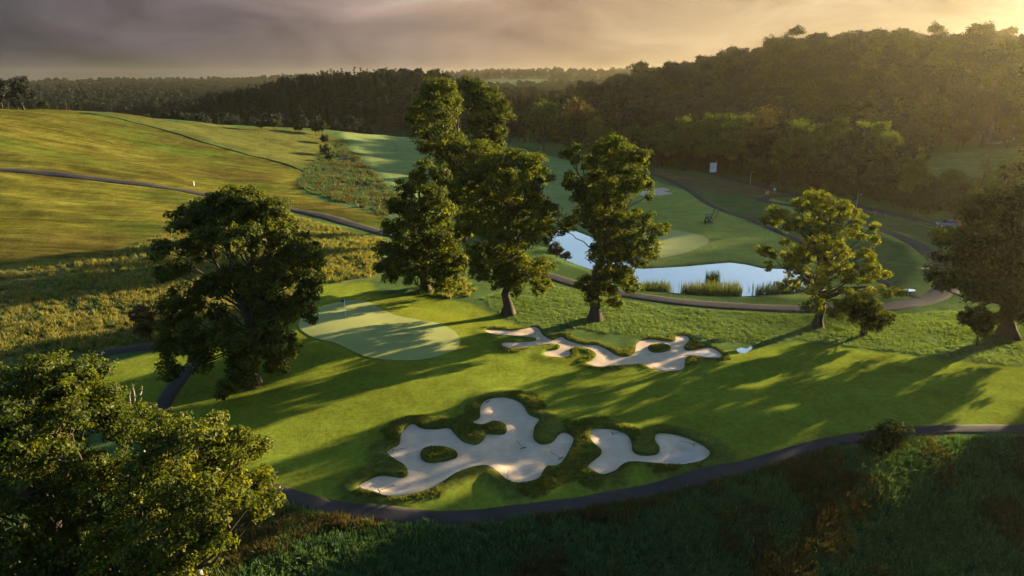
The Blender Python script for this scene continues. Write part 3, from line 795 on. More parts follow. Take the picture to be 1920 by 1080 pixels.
def bent(a, b, k, rng, sag=0.0, jit=.12):
    a = np.asarray(a, float); b = np.asarray(b, float)
    L = np.linalg.norm(b - a)
    t = np.linspace(0, 1, k)[:, None]
    mid = (a + b) / 2 + rng.normal(0, jit * L, 3) + np.array([0, 0, sag * L])
    P = (1 - t) ** 2 * a + 2 * t * (1 - t) * mid + t * t * b
    P[1:-1] += rng.normal(0, .02 * L, (k - 2, 3))
    return P
def leaves(centres, nrmls, radii, per, size, rng, flat=.75, droop=0.0):
    """leaf quads in clumps; returns V, F, tint"""
    n = len(centres)
    idx = np.repeat(np.arange(n), per)
    m = len(idx)
    d = rng.normal(size=(m, 3)); d /= np.linalg.norm(d, axis=1)[:, None]
    rr = rng.random(m) ** .45
    off = d * (rr * radii[idx])[:, None]; off[:, 2] *= flat
    P = centres[idx] + off
    nn = nrmls[idx] * .55 + d * .45 + rng.normal(0, .45, (m, 3)) + np.array([0, 0, .25])
    nn /= np.linalg.norm(nn, axis=1)[:, None] + 1e-9
    r = rng.normal(size=(m, 3)); u = np.cross(nn, r); u /= np.linalg.norm(u, axis=1)[:, None] + 1e-9
    w = np.cross(nn, u)
    s = size * rng.uniform(.6, 1.25, m)[:, None]
    A = P - u * s * .55; B = P + w * s * .32 + nn * s * .08; C = P + u * s * .55; E = P - w * s * .32 + nn * s * .08
    V = np.stack([A, B, C, E], 1).reshape(-1, 3)
    F = np.arange(m * 4, dtype=np.int32).reshape(-1, 4)
    ct = rng.normal(.42, .16, n)
    tint = np.clip(ct[idx] + rng.normal(0, .13, m), 0, 1)
    return V, F, np.repeat(tint, 4)

def crown_mesh(name, blobs, axis_pt, size, per, rng, sub_r=.8, dens=1.0, mat='oak_leaves', twigs=None):
    """blobs: (x,y,z,r) local; leaf clumps over the shell of each blob"""
    C = []; Nn = []; R = []
    for x, y, z, r in blobs:
        k = max(4, int(2.6 * dens * (r / sub_r) ** 2 + 2))
        d = rng.normal(size=(k, 3)); d[:, 2] += .25
        d /= np.linalg.norm(d, axis=1)[:, None]
        p = np.array([x, y, z]) + d * r * rng.uniform(.55, 1.0, k)[:, None] * np.array([1, 1, .85])
        C.append(p); Nn.append(d); R.append(rng.uniform(.65, 1.15, k) * sub_r * min(1, .45 + .5 * r / sub_r))
        if twigs is not None:
            for q in p[::2]:
                tp = bent((x, y, z - .3 * r), q, 4, rng, jit=.1)
                twigs.add(*tube(tp, np.linspace(.045, .012, 4) * (1 + r * .15), 3))
    C = np.concatenate(C); Nn = np.concatenate(Nn); R = np.concatenate(R)
    V, F, t = leaves(C, Nn, R, per, size, rng)
    me = mesh_np(name, V, F, {'tint': ('FLOAT', t)})
    me.materials.append(MATS[mat])
    return me

def hero_tree(name, base_px, blobs_px, label, trunk_r, leaf=.26, per=48, sub_r=.75, mat='oak_leaves', cat='tree', world=None, seed=1, depth=.85, dens=1.25, lean=(0, 0), fork=.35, group=None, stems=1, copies=2, grow_r=1.06):
    rng = np.random.default_rng(seed)
    if world is None:
        bx, by = ground([base_px[0]], [base_px[1]], H)[0]
    else:
        bx, by = world
    bz = Hs(bx, by)
    pts = []
    for u, v, r in blobs_px:
        a, f, g = ray(u, v); t = by / f
        pts.append((a * t - bx, CAM_H + g * t - bz, r * grow_r * t / FPX))
    pts = np.array(pts)
    ztop = (pts[:, 1] + pts[:, 2]).max(); zlo = max(.5, (pts[:, 1] - pts[:, 2]).min())
    blobs = []
    cx = np.average(pts[:, 0], weights=pts[:, 2])
    for x, z, r in pts:
        near = np.abs(pts[:, 1] - z) < 2.2
        half = max(np.abs(pts[near, 0] - cx).max(), 1.0)
        room = math.sqrt(max(half ** 2 - (x - cx) ** 2, (.25 * half) ** 2)) * depth
        top_fade = min(1.0, .3 + (ztop - z - r) / 4.0)
        for s in range(copies):
            dy = (1 if s % 2 else -1) * rng.uniform(.25, 1.0) * room * top_fade
            k = 1 - .12 * s
            blobs.append((x * (1 if s == 0 else rng.uniform(.8, 1.0)), dy, max(z - (0.0 if s == 0 else .15 * r), .6), r * k))
    root = empty(name, (bx, by, bz))
    tag(root, label, cat, group)
    g = Geo()
    # trunk: flared foot, gently bending leader
    hgt = ztop
    top = np.array([cx * .45 + lean[0], lean[1], hgt * .80])
    for sidx in range(stems):
        o = np.array([(sidx - (stems - 1) / 2) * trunk_r * 2.6, 0, 0])
        k = 12
        t = np.linspace(0, 1, k)
        P = np.stack([o[0] + (top[0] + o[0]) * t ** 1.4, (top[1]) * t, -.3 + t * (top[2] + .3)], 1)
        P[2:-1, :2] += rng.normal(0, trunk_r * .35, (k - 3, 2))
        rad = trunk_r * (1.0 - .82 * t) * (1 + .75 * np.exp(-t * hgt / .9))
        V, F = tube(P, rad, 10)
        # buttressed foot
        low = V[:, 2] < .8
        an = np.arctan2(V[:, 1], V[:, 0] - o[0])
        f_ = 1 + .22 * np.sin(an * 5 + seed) * np.clip(1 - V[:, 2] / .9, 0, 1) * low
        V[:, 0] = o[0] + (V[:, 0] - o[0]) * f_; V[:, 1] *= f_
        g.add(V, F)
    TP = P
    twig = g
    for bi, (x, y, z, r) in enumerate(blobs):
        if bi % copies and rng.random() < .75:
            continue
        zs = np.clip(z * rng.uniform(.55, .8) - .2 * math.hypot(x, y), hgt * fork * .6, hgt * .78)
        i = int(np.argmin(np.abs(TP[:, 2] - zs)))
        a = TP[i]
        L = math.dist(a, (x, y, z))
        r0 = min(trunk_r * .34, .03 + .014 * L) * (1 - .4 * i / len(TP))
        k = 7
        P2 = bent(a, (x, y, z), k, rng, sag=.10, jit=.15)
        g.add(*tube(P2, np.linspace(r0, .035, k), 6))
    tm_geo = g
    cm = crown_mesh(name + '_crown', blobs, None, leaf * 1.22, int(per * 1.2), rng, sub_r, dens, mat, twigs=twig)
    tme = tm_geo.mesh(name + '_trunk')
    link('trunk', tme, 'bark', root)
    link('crown', cm, None, root)
    return root

T1 = [(435,372,28),(470,382,34),(395,395,32),(520,395,30),(360,408,28),(343,455,23),(350,490,18),(405,428,22),(445,420,28),(490,430,32),(540,430,28),(572,452,23),(588,468,14),(370,455,20),(365,490,16),
      (540,500,28),(575,510,28),(600,508,16),(590,545,20),(425,520,26),(470,520,30),(505,540,30),(400,530,18),(362,548,25),(335,575,25),(328,610,22),(325,650,22),(345,672,20),(383,598,20),(378,640,26),(400,665,18),
      (450,600,28),(490,610,32),(540,590,30),(555,620,22),(465,660,26),(500,650,24),(535,655,20),(448,698,15),(482,692,14),(540,672,12)]
T2 = [(795,308,13),(825,325,20),(785,335,20),(760,352,20),(810,365,27),(745,385,22),(780,395,32),(830,390,24),(735,425,22),(780,430,34),(825,430,28),(845,442,20),(724,470,22),(760,475,32),(810,470,34),(850,480,28),
      (717,498,14),(745,500,20),(790,508,26),(838,508,28),(862,490,20),(735,512,12),(830,525,14)]
T3 = [(930,300,22),(965,298,24),(1000,302,22),(1015,330,22),(900,320,24),(872,345,22),(940,340,32),(985,345,30),(1010,375,22),(900,375,30),(945,385,34),(990,395,32),(1028,395,22),(1038,420,14),(880,410,24),
      (920,430,30),(970,430,30),(1012,430,24),(862,430,14),(885,470,20),(915,480,28),(955,480,32),(900,508,18),(940,515,26),(985,500,28),(1018,500,20),(1010,528,14),(965,530,18),(1026,528,9),(892,495,16)]
T4A = [(808,165,20),(833,163,20),(843,185,22),(812,190,26),(787,205,20),(777,222,12),(830,215,28),(848,205,16),(800,235,22),(835,245,24),(770,226,8),(785,256,12),(797,270,12),(850,265,24),(820,285,26),(865,285,30),
       (905,278,24),(933,288,18),(890,310,32),(840,320,26),(925,315,24),(870,340,32),(830,350,22),(910,345,26),(865,380,30),(880,420,26)]
T4B = [(872,160,15),(895,167,20),(918,182,22),(940,205,20),(953,216,14),(915,210,26),(885,195,24),(900,240,26),(935,240,20),(905,275,24),(928,270,18),(900,310,24),(905,350,22)]
T5 = [(1155,265,16),(1130,277,20),(1165,282,22),(1193,290,20),(1205,302,13),(1060,287,12),(1077,277,10),(1080,300,10),(1070,330,12),(1062,345,12),(1115,310,24),(1150,310,26),(1185,325,24),(1198,345,20),(1210,360,9),
      (1130,345,30),(1095,350,20),(1165,350,26),(1080,370,14),(1110,380,24),(1145,375,24),(1095,405,22),(1070,415,15),(1057,430,9),(1125,410,28),(1165,410,26),(1190,415,20),(1215,402,10),(1220,425,18),(1243,425,12),
      (1135,440,28),(1175,445,28),(1210,450,20),(1117,475,18),(1150,475,28),(1190,475,26),(1220,475,13),(1100,530,17),(1130,515,24),(1165,515,26),(1185,530,17),(1110,550,17),(1140,548,20),(1086,535,9),(1155,567,11)]
T6 = [(1515,364,14),(1540,372,18),(1570,382,14),(1500,385,18),(1530,395,24),(1565,400,22),(1600,402,17),(1618,415,11),(1440,394,11),(1460,402,15),(1430,412,8),(1470,425,15),(1500,420,22),(1540,430,26),(1590,430,18),
      (1617,440,12),(1427,468,12),(1440,477,11),(1477,465,15),(1515,460,24),(1555,465,26),(1595,465,20),(1615,480,16),(1492,490,20),(1530,495,26),(1570,500,24),(1608,500,18),(1435,497,6),(1648,512,13),(1657,530,13),(1500,520,24),
      (1540,530,24),(1588,530,18),(1628,535,12),(1490,548,20),(1525,555,16),(1560,552,18),(1676,546,8)]
T7 = [(1600,580,19),(1625,585,22),(1648,590,18),(1630,572,18),(1602,562,14),(1577,575,10),(1615,602,13),(1640,604,11)]
T8 = [(1890,368,30),(1930,365,38),(1850,380,22),(1812,393,17),(1870,400,32),(1910,410,38),(1822,415,20),(1777,447,17),(1762,452,10),(1810,455,28),(1860,450,34),(1910,460,38),(1960,430,45),(1782,490,15),(1820,500,28),(1870,500,34),
      (1920,510,38),(1975,490,40),(1748,523,12),(1772,520,16),(1810,538,26),(1860,548,30),(1910,552,34),(1960,550,38),(1930,580,20),(2010,450,30),(2000,530,30)]
T8B = [(1830,588,19),(1812,600,13),(1850,602,15),(1802,592,9),(1835,612,16),(1863,592,10)]
T9A = [(90,690,38),(150,705,38),(40,705,36),(180,745,34),(110,755,52),(30,770,52),(190,790,40),(140,830,54),(50,850,60),(212,850,34),(120,920,54),(30,950,60),(200,920,44),(90,1010,54),(180,1000,50),(20,1050,54),(140,1070,44),
       (60,740,50),(150,770,50),(80,800,60),(170,870,56),(90,890,64),(150,960,60),(60,1000,60),(230,1010,46),(220,1060,46),(100,1090,60),(-60,725,54),(-80,830,70),(-100,950,80),(240,960,36),(-150,780,60),(-160,900,70)]
T9B = [(330,840,40),(400,880,40),(340,950,46),(420,940,36),(300,1010,46),(380,985,36),(230,1000,46),(240,1080,46),(340,1080,40),(290,805,25),(340,805,30),(388,808,22),(408,803,12),(300,850,40),(360,860,42),(420,852,24),(458,852,18),(480,880,26),(430,900,40),(508,912,22),(523,922,12),(498,940,20),(370,920,44),(310,920,40),(270,880,36),(458,955,24),
       (410,970,30),(350,980,40),(280,980,40),(250,940,36),(380,1020,34),(320,1040,40),(260,1050,40),(398,1055,18),(290,1090,36),(368,1085,26)]
hero_tree('oak_tree', (472, 722), T1, 'big dark oak with an ivy-clad trunk and open forked crown beside the path bend', .75, .25, 46, .62, 'dark_leaves', seed=11, dens=1.5, grow_r=1.15, lean=(1.6, 0))
hero_tree('oak_tree', (798, 546), T2, 'rounded oak behind the putting green with long grass at its foot', .60, .27, 46, .75, seed=12)
hero_tree('oak_tree', (953, 590), T3, 'broad oak with a clean trunk between the green and the long bunker', .62, .26, 46, .75, seed=13)
hero_tree('ash_tree', None, T4A, 'tallest tree, its leaning crown rising above the two oaks', .75, .34, 44, 1.0, world=(-9.5, 128), seed=14)
hero_tree('ash_tree', None, T4B, 'dark rounded tree standing close behind the tallest one', .6, .36, 44, 1.0, 'dark_leaves', world=(-7.5, 146), seed=15)
hero_tree('oak_tree', (1115, 600), T5, 'tall two-tiered oak with a ragged top beside the pond path', .68, .24, 44, .62, seed=16, grow_r=.97, depth=.75)
hero_tree('oak_tree', (1532, 613), T6, 'spreading oak with long low limbs between the pond and the rough', .55, .24, 40, .60, seed=17, grow_r=.92, dens=1.15, depth=.7)
hero_tree('hawthorn_bush', (1618, 629), T7, 'round dark bush on two short stems under the spreading oak', .16, .2, 50, .5, 'dark_leaves', cat='bush', seed=18, stems=2)
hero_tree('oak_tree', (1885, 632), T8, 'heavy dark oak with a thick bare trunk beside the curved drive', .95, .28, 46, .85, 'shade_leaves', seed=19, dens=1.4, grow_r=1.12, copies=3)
hero_tree('hawthorn_bush', (1832, 648), T8B, 'small single-stemmed dark tree in front of the heavy oak', .12, .2, 50, .5, 'dark_leaves', cat='tree', seed=20)
hero_tree('oak_tree', None, T9A, 'leafy oak crown filling the corner below the fescue bank', .6, .17, 52, .55, world=(-24.5, 31), seed=21, dens=1.25, fork=.6)
hero_tree('oak_tree', None, T9B, 'lower leafy oak crown reaching over the tarmac path', .5, .16, 52, .52, world=(-18.8, 29.5), seed=22, dens=1.25, fork=.6)

# oaks standing outside the frame whose long shadows lie over the fairway
def generic_blobs(h, w, rng, n=16):
    B = []
    for k in range(n):
        z = h * rng.uniform(.32, .93)
        prof = math.sqrt(max(.08, 1 - ((z / h - .55) / .48) ** 2))
        a = rng.uniform(0, 6.283); q = w * .5 * prof * rng.uniform(.35, .85)
        B.append((math.cos(a) * q, math.sin(a) * q, z, w * rng.uniform(.14, .23)))
    B.append((0, 0, h * .9, w * .18))
    return B
def simple_tree_parts(nm, h, w, seed, leaf, per, sub_r, mat, dens=1.0, n=16, conifer=False):
    rng = np.random.default_rng(seed)
    g = Geo()
    if conifer:
        B = []
        for k in range(9):
            z = h * (.12 + .85 * k / 9); q = w * .5 * (1 - k / 9.3)
            for j in range(max(1, int(5 - k * .5))):
                a = rng.uniform(0, 6.283)
                B.append((math.cos(a) * q * .55, math.sin(a) * q * .55, z, max(.45, q * .6)))
    else:
        B = generic_blobs(h, w, rng, n)
    P = np.stack([rng.normal(0, .12, 7), rng.normal(0, .12, 7), np.linspace(-.6, h * .85, 7)], 1); P[0, :2] = 0; P[1, :2] = 0
    g.add(*tube(P, np.linspace(h * .028, .06, 7), 6))
    if not conifer:
        for x, y, z, r in B[::2]:
            g.add(*tube(bent((0, 0, z * .55), (x, y, z), 5, rng, .08), np.linspace(.13, .04, 5), 4))
    tm = g.mesh(nm + '_trunk'); tm.materials.append(MATS['bark'])
    cm = crown_mesh(nm + '_crown', B, None, leaf, per, rng, sub_r, dens, mat)
    return tm, cm
def place_tree(parts, x, y, s, rz, name, label, cat, group, zs=1.0):
    r = empty(name, (x, y, Hs(x, y)), rz, s)
    r.scale = (s, s, s * zs)
    tag(r, label, cat, group)
    link('trunk', parts[0], None, r); link('crown', parts[1], None, r)
    return r
off_parts = simple_tree_parts('oak', 19, 14, 31, .34, 40, .95, 'dark_leaves', 1.0, 26)
for k, (x, y, s) in enumerate([(86, 76, 1.0), (82, 48, 1.05), (97, 60, .95), (104, 40, 1.0), (76, 22, 1.0), (90, 30, 1.0), (70, 4, 1.0), (118, 74, .8), (96, 12, 1.05), (91, 66, 1.05), (101, 50, 1.0)]):
    place_tree(off_parts, x, y, s, k * 1.3, 'oak_tree', 'oak in the row along the right edge of the fairway', 'tree', 'oaks along the right edge of the fairway')

# ------------------------------------------------------------------ woodland
PROTO = {
 'edge': [simple_tree_parts('edge%d' % k, 13, 10, 150 + k, .55, 44, 1.2, 'edge_leaves', 1.1, 20) for k in range(3)],
 'edgetall': [simple_tree_parts('edgetall%d' % k, 17, 8, 160 + k, .55, 44, 1.2, 'edge_leaves', 1.1, 24) for k in range(2)],
 'edgecon': [simple_tree_parts('edgecon%d' % k, 15, 8, 170 + k, .5, 30, .9, 'edge_leaves', 1.0, conifer=True) for k in range(1)],
 'dim': [simple_tree_parts('dim%d' % k, 13, 11, 180 + k, .55, 52, 1.35, 'valley_shade_leaves', 1.0, 17) for k in range(3)],
 'broad': [simple_tree_parts('broadleaf%d' % k, 13, 10 + (k % 2) * 2, 50 + k, .70, 40, 1.35, 'far_leaves', 1.05, 18) for k in range(4)],
 'tall': [simple_tree_parts('tall_broadleaf%d' % k, 17, 9, 60 + k, .66, 40, 1.3, 'far_leaves', 1.0, 20) for k in range(2)],
 'conifer': [simple_tree_parts('conifer%d' % k, 15, 5.5, 70 + k, .5, 16, .9, 'conifer_needles', .9, conifer=True) for k in range(2)],
 'rust': [simple_tree_parts('rust%d' % k, 12, 10, 80 + k, .6, 22, 1.3, 'rust_leaves', .9, 15) for k in range(1)],
 'bush': [simple_tree_parts('bush%d' % k, 4.0, 4.6, 90 + k, .34, 26, .6, 'far_leaves', 1.0, 14) for k in range(2)],
}
pool = []      # x, y, kind, scale, region
def scatter(poly, spacing, kinds, region, smin=.8, smax=1.25, prob=None, jit=.45):
    P = np.asarray(poly, float)
    X, Y = np.meshgrid(np.arange(P[:, 0].min(), P[:, 0].max(), spacing), np.arange(P[:, 1].min(), P[:, 1].max(), spacing))
    X = X.ravel() + RNG.uniform(-jit, jit, X.size) * spacing; Y = Y.ravel() + RNG.uniform(-jit, jit, Y.size) * spacing
    ok = poly_sd(X, Y, P) > 0
    if prob is not None:
        ok &= RNG.random(X.size) < prob(X, Y)
    for x, y in zip(X[ok], Y[ok]):
        pool.append((x, y, kinds[RNG.integers(len(kinds))], RNG.uniform(smin, smax), region))
# wooded hill on the right, from its foot over the crest
foot = gpoly([(1000, 268), (1110, 284), (1190, 306), (1260, 316), (1340, 322), (1430, 338), (1500, 352), (1600, 372), (1700, 394), (1800, 412), (1960, 440)])
hill_poly = np.vstack([foot + np.array([0, 6]), [(280, 150), (380, 180), (600, 260), (600, 420), (420, 520), (250, 600), (130, 620), (60, 480), (20, 380)]])
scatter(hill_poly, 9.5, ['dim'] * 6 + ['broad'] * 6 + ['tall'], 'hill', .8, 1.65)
# an open meadow lies between the road and the hill on the right
pool = [p for p in pool if not (p[0] / p[1] > .56 and p[1] < 250 - .12 * (p[0] - 140) and p[0] < 420)]
# understory along the foot of the hill
for t in np.linspace(0, 1, 90):
    i = t * (len(foot) - 1.001); k = int(i); f_ = i - k
    p = foot[k] * (1 - f_) + foot[k + 1] * f_
    pool.append((p[0] + RNG.normal(0, 1.0), p[1] + 3 + RNG.normal(0, 1.5), 'bush' if RNG.random() < .7 else 'broad', RNG.uniform(.6, 1.2), 'hillfoot'))
# conifer mound
scatter([(-185, 455), (-110, 436), (-30, 440), (0, 470), (10, 520), (-60, 560), (-170, 540), (-215, 500)], 6.2, ['conifer', 'conifer', 'conifer', 'dim'], 'mound', .8, 1.15)
# valley wood beyond the fairway (left) and behind the tall trees
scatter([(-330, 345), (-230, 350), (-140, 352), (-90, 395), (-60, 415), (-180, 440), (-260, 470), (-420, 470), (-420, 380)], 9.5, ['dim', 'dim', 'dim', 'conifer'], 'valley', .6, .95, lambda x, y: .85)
scatter([(-40, 350), (20, 350), (60, 380), (120, 500), (100, 680), (0, 690), (-30, 560), (20, 470), (-20, 400)], 10, ['dim', 'dim', 'broad', 'tall', 'rust'], 'centre', .7, 1.05, lambda x, y: .75)
scatter([(-1000, 520), (-300, 500), (300, 640), (700, 650), (900, 1000), (500, 1300), (-600, 1300), (-1200, 900)], 17, ['dim', 'dim', 'dim', 'conifer'], 'far', .9, 1.4, lambda x, y: (fbm(x / 140 + 11, y / 140 + 5, 3) < .52) * .9)
scatter([(-1800, 1400), (1600, 1400), (2000, 2700), (-2200, 2700)], 26, ['dim'], 'ridge', .7, 1.3, lambda x, y: (fbm(x / 260 + 4, y / 200, 3) < .52) * .95)
# the clump of trees at the top of the left field
lt = cp(10, 199, 236)
for dx, dy, s in ((-4, 4, .75), (-1, 10, .8), (-9, 2, .85), (-14, 8, .9), (-20, 2, .8), (-26, 9, .9), (2, 3, .45), (-34, 5, .9)):
    pool.append((lt[0] + dx, lt[1] + dy, 'dim', s * 1.0, 'clump'))

# large trees one can pick out along the wood edge and on the skyline
for u, v, vt, k in [(1020, 285, 200, 'edge'), (1075, 295, 195, 'rust'), (1120, 300, 228, 'edge'), (1185, 310, 235, 'edge'), (1235, 318, 232, 'edge'), (1290, 322, 226, 'edge'), (1345, 325, 222, 'edge'), (1400, 335, 218, 'edge'),
                    (1445, 345, 208, 'rust'), (1500, 352, 224, 'edge'), (1548, 360, 217, 'edgetall'), (1582, 365, 215, 'edgetall'), (1620, 370, 218, 'edgetall'), (1660, 376, 224, 'edgetall'), (1735, 388, 258, 'edgecon'),
                    (1690, 382, 285, 'edge'), (1795, 402, 315, 'edge'), (1860, 416, 266, 'edgecon'), (1905, 424, 312, 'edge')]:
    x_, y_ = ground([u], [v], Hnat)[0]; y_ += 4.0
    a_, f_, g_ = ray(u, vt); h_ = CAM_H + g_ * y_ / f_ - Hs(x_, y_)
    pool.append((float(a_ * y_ / f_), float(y_), k, float(h_ / {'edge': 13, 'edgetall': 17, 'edgecon': 15, 'rust': 12}[k]), 'hillfoot'))
for u, vt, y_ in [(1590, 72, 405), (1640, 61, 400), (1690, 59, 395), (1740, 63, 392), (1810, 49, 385), (1860, 63, 380), (1905, 65, 378)]:
    a_, f_, g_ = ray(u, vt); x_ = float(a_ * y_ / f_); h_ = float(CAM_H + g_ * y_ / f_ - Hs(x_, y_))
    if h_ < 14.5:
        pool.append((x_, y_, 'broad', max(h_ / 13.2, .7), 'hill'))

def visible_rank(pool):
    """how much of each tree the photograph shows: discs drawn front to back"""
    W_, H_ = 480, 270
    buf = np.zeros((H_, W_), bool); seen = np.zeros(len(pool), int)
    X = np.array([p[0] for p in pool]); Y = np.array([p[1] for p in pool])
    Z = H(X, Y)
    order = np.argsort(np.hypot(X, Y))
    hts = {'dim': 13, 'edge': 13, 'edgetall': 17, 'edgecon': 15, 'broad': 13, 'tall': 17, 'conifer': 15, 'rust': 12, 'bush': 4}
    for i in order:
        x, y, k, s, rg = pool[i]
        h = hts[k] * s
        dz = Z[i] + h * .6 - CAM_H
        dep = y * CP - dz * SP
        if dep < 10: continue
        u = (960 + FPX * x / dep) / 4; v = (540 - FPX * (dz * CP + y * SP) / dep) / 4
        r = max(FPX * h * .38 / dep / 4, .7)
        i0, i1, j0, j1 = int(max(0, v - r)), int(min(H_, v + r + 1)), int(max(0, u - r)), int(min(W_, u + r + 1))
        if i0 >= i1 or j0 >= j1: continue
        sub = buf[i0:i1, j0:j1]
        jj, ii = np.meshgrid(np.arange(j0, j1), np.arange(i0, i1))
        m = (jj - u) ** 2 + (ii - v) ** 2 <= r * r
        seen[i] = (m & ~sub).sum()
        sub |= m
    return seen, Z
seen, poolZ = visible_rank(pool)
chosen = set(np.argsort(-seen)[:270].tolist())
REG = {'hill': ('broadleaf_tree', 'on the wooded hill behind the road', 'trees on the wooded hill'),
       'hillfoot': ('broadleaf_tree', 'in the fringe at the foot of the wooded hill', 'trees and bushes at the foot of the wooded hill'),
       'mound': ('conifer_tree', 'in the dense plantation on the dark mound', 'plantation on the dark mound'),
       'valley': ('broadleaf_tree', 'in the valley wood below the crest of the left field', 'trees of the valley wood'),
       'centre': ('broadleaf_tree', 'in the misty wood behind the tallest tree', 'trees of the misty wood'),
       'far': ('broadleaf_tree', 'in the hazy country beyond the woods', 'trees in the hazy country'),
       'ridge': ('broadleaf_tree', 'on the faint far ridge', 'trees on the far ridge'),
       'clump': ('broadleaf_tree', 'in the clump at the top of the golden field', 'clump at the top of the golden field')}
KIND = {'broad': 'rounded tree', 'tall': 'tall narrow tree', 'conifer': 'pointed dark conifer', 'rust': 'brownish autumn tree', 'bush': 'low leafy bush'}
KIND.update({'dim': 'rounded dark tree', 'edge': 'rounded bright-edged tree', 'edgetall': 'tall sunlit tree', 'edgecon': 'pointed sunlit tree'})
NAME = {'dim': 'broadleaf_tree', 'edge': 'broadleaf_tree', 'edgetall': 'broadleaf_tree', 'edgecon': 'conifer_tree', 'broad': 'broadleaf_tree', 'tall': 'broadleaf_tree', 'conifer': 'conifer_tree', 'rust': 'broadleaf_tree', 'bush': 'bush'}
def where(x, y, z, rg):
    if rg == 'hill':
        lv = 'along the skyline of the wooded hill' if z > 36 else ('on the upper slope of the wooded hill' if z > 18 else 'on the lower slope of the wooded hill')
        a = x / y
        return lv + (' left of the notice board' if a < .27 else (' above the turning loop' if a < .42 else (' above the roadside fence' if a < .6 else ' around the cottage')))
    if rg == 'hillfoot':
        a = x / y
        return 'at the foot of the wooded hill ' + ('behind the far fairway' if a < .25 else ('behind the notice board' if a < .36 else ('behind the turning loop' if a < .48 else 'behind the roadside fence')))
    if rg == 'mound':
        return ('along the crest of the dark plantation mound' if z > 15 else 'on the near face of the dark plantation mound') + (' behind the crest bushes' if x / y < -.26 else ' near the tallest tree')
    if rg == 'valley':
        return 'in the valley wood below ' + ('the top of the golden field' if x / y < -.55 else 'the ditch and the crop')
    return REG[rg][1]
rest = {}
for i, (x, y, k, s, rg) in enumerate(pool):
    pi = int(RNG.integers(len(PROTO[k])))
    rz = RNG.uniform(0, 6.28)
    if i in chosen:
        r = empty(NAME[k], (x, y, poolZ[i] - .2), rz, s); r.scale = (s, s, s * RNG.uniform(.9, 1.12))
        tag(r, KIND[k] + ' ' + where(x, y, poolZ[i], rg), 'bush' if k == 'bush' else 'tree', REG[rg][2])
        link('trunk', PROTO[k][pi][0], None, r); link('crown', PROTO[k][pi][1], None, r)
    else:
        rest.setdefault((k, pi), []).append((x, y, poolZ[i] - .2, rz, s))

def instancer(name, groups, label, wrap_rot=True, mats=None):
    """one 'stuff' object: points carrying instances of small meshes (geometry nodes)"""
    V = []; R = []; S = []; I = []
    protos = []
    for gi, (objs, arr) in enumerate(groups):
        arr = np.asarray(arr, float)
        V.append(arr[:, :3]); R.append(arr[:, 3:6]); S.append(arr[:, 6:9]); I.append(np.full(len(arr), gi))
        protos.append(objs)
    V = np.concatenate(V); R = np.concatenate(R); S = np.concatenate(S); I = np.concatenate(I)
    me = mesh_np(name, V, np.zeros((0, 3), int), None) if False else bpy.data.meshes.new(name)
    me.vertices.add(len(V)); me.vertices.foreach_set('co', V.astype(np.float32).ravel())
    for k, typ, a in (('rot', 'FLOAT_VECTOR', R), ('scl', 'FLOAT_VECTOR', S), ('idx', 'FLOAT', I)):
        at = me.attributes.new(k, typ, 'POINT'); at.data.foreach_set('value' if typ == 'FLOAT' else 'vector', a.astype(np.float32).ravel())
    o = link(name, me); tag(o, label, kind='stuff')
    ng = bpy.data.node_groups.new(name, 'GeometryNodeTree')
    ng.interface.new_socket('Geometry', in_out='INPUT', socket_type='NodeSocketGeometry')
    ng.interface.new_socket('Geometry', in_out='OUTPUT', socket_type='NodeSocketGeometry')
    N, L = ng.nodes, ng.links
    gi_, go = N.new('NodeGroupInput'), N.new('NodeGroupOutput')
    jn = N.new('GeometryNodeJoinGeometry')
    def named(nm, dt):
        n = N.new('GeometryNodeInputNamedAttribute'); n.data_type = dt; n.inputs['Name'].default_value = nm
        return n.outputs[0]
    rot, scl, idx = named('rot', 'FLOAT_VECTOR'), named('scl', 'FLOAT_VECTOR'), named('idx', 'FLOAT')
    e2r = N.new('FunctionNodeEulerToRotation'); L.new(rot, e2r.inputs[0])
    for g_, objs in enumerate(protos):
        cmp_ = N.new('FunctionNodeCompare'); cmp_.data_type = 'FLOAT'; cmp_.operation = 'EQUAL'
        L.new(idx, cmp_.inputs[0]); cmp_.inputs[1].default_value = g_; cmp_.inputs['Epsilon'].default_value = .1
        for ob in objs:
            oi = N.new('GeometryNodeObjectInfo'); oi.inputs['Object'].default_value = ob; oi.inputs['As Instance'].default_value = True
            ip = N.new('GeometryNodeInstanceOnPoints')
            L.new(gi_.outputs[0], ip.inputs['Points']); L.new(cmp_.outputs[0], ip.inputs['Selection']); L.new(oi.outputs['Geometry'], ip.inputs['Instance'])
            L.new(e2r.outputs[0], ip.inputs['Rotation']); L.new(scl, ip.inputs['Scale'])
            L.new(ip.outputs[0], jn.inputs[0])
    L.new(jn.outputs[0], go.inputs[0])
    md = o.modifiers.new('scatter', 'NODES'); md.node_group = ng
    return o
def proto_obj(name, me):
    return bpy.data.objects.new(name, me)          # never linked to the scene: only instanced
groups = []
for (k, pi), L_ in rest.items():
    a = np.array(L_)
    z0 = np.zeros(len(a))
    arr = np.column_stack([a[:, :3], z0, z0, a[:, 3], a[:, 4], a[:, 4], a[:, 4]])
    groups.append(([proto_obj('p_trunk', PROTO[k][pi][0]), proto_obj('p_crown', PROTO[k][pi][1])], arr))
instancer('woodland', groups, 'dense woodland covering the hills and the hazy valley')

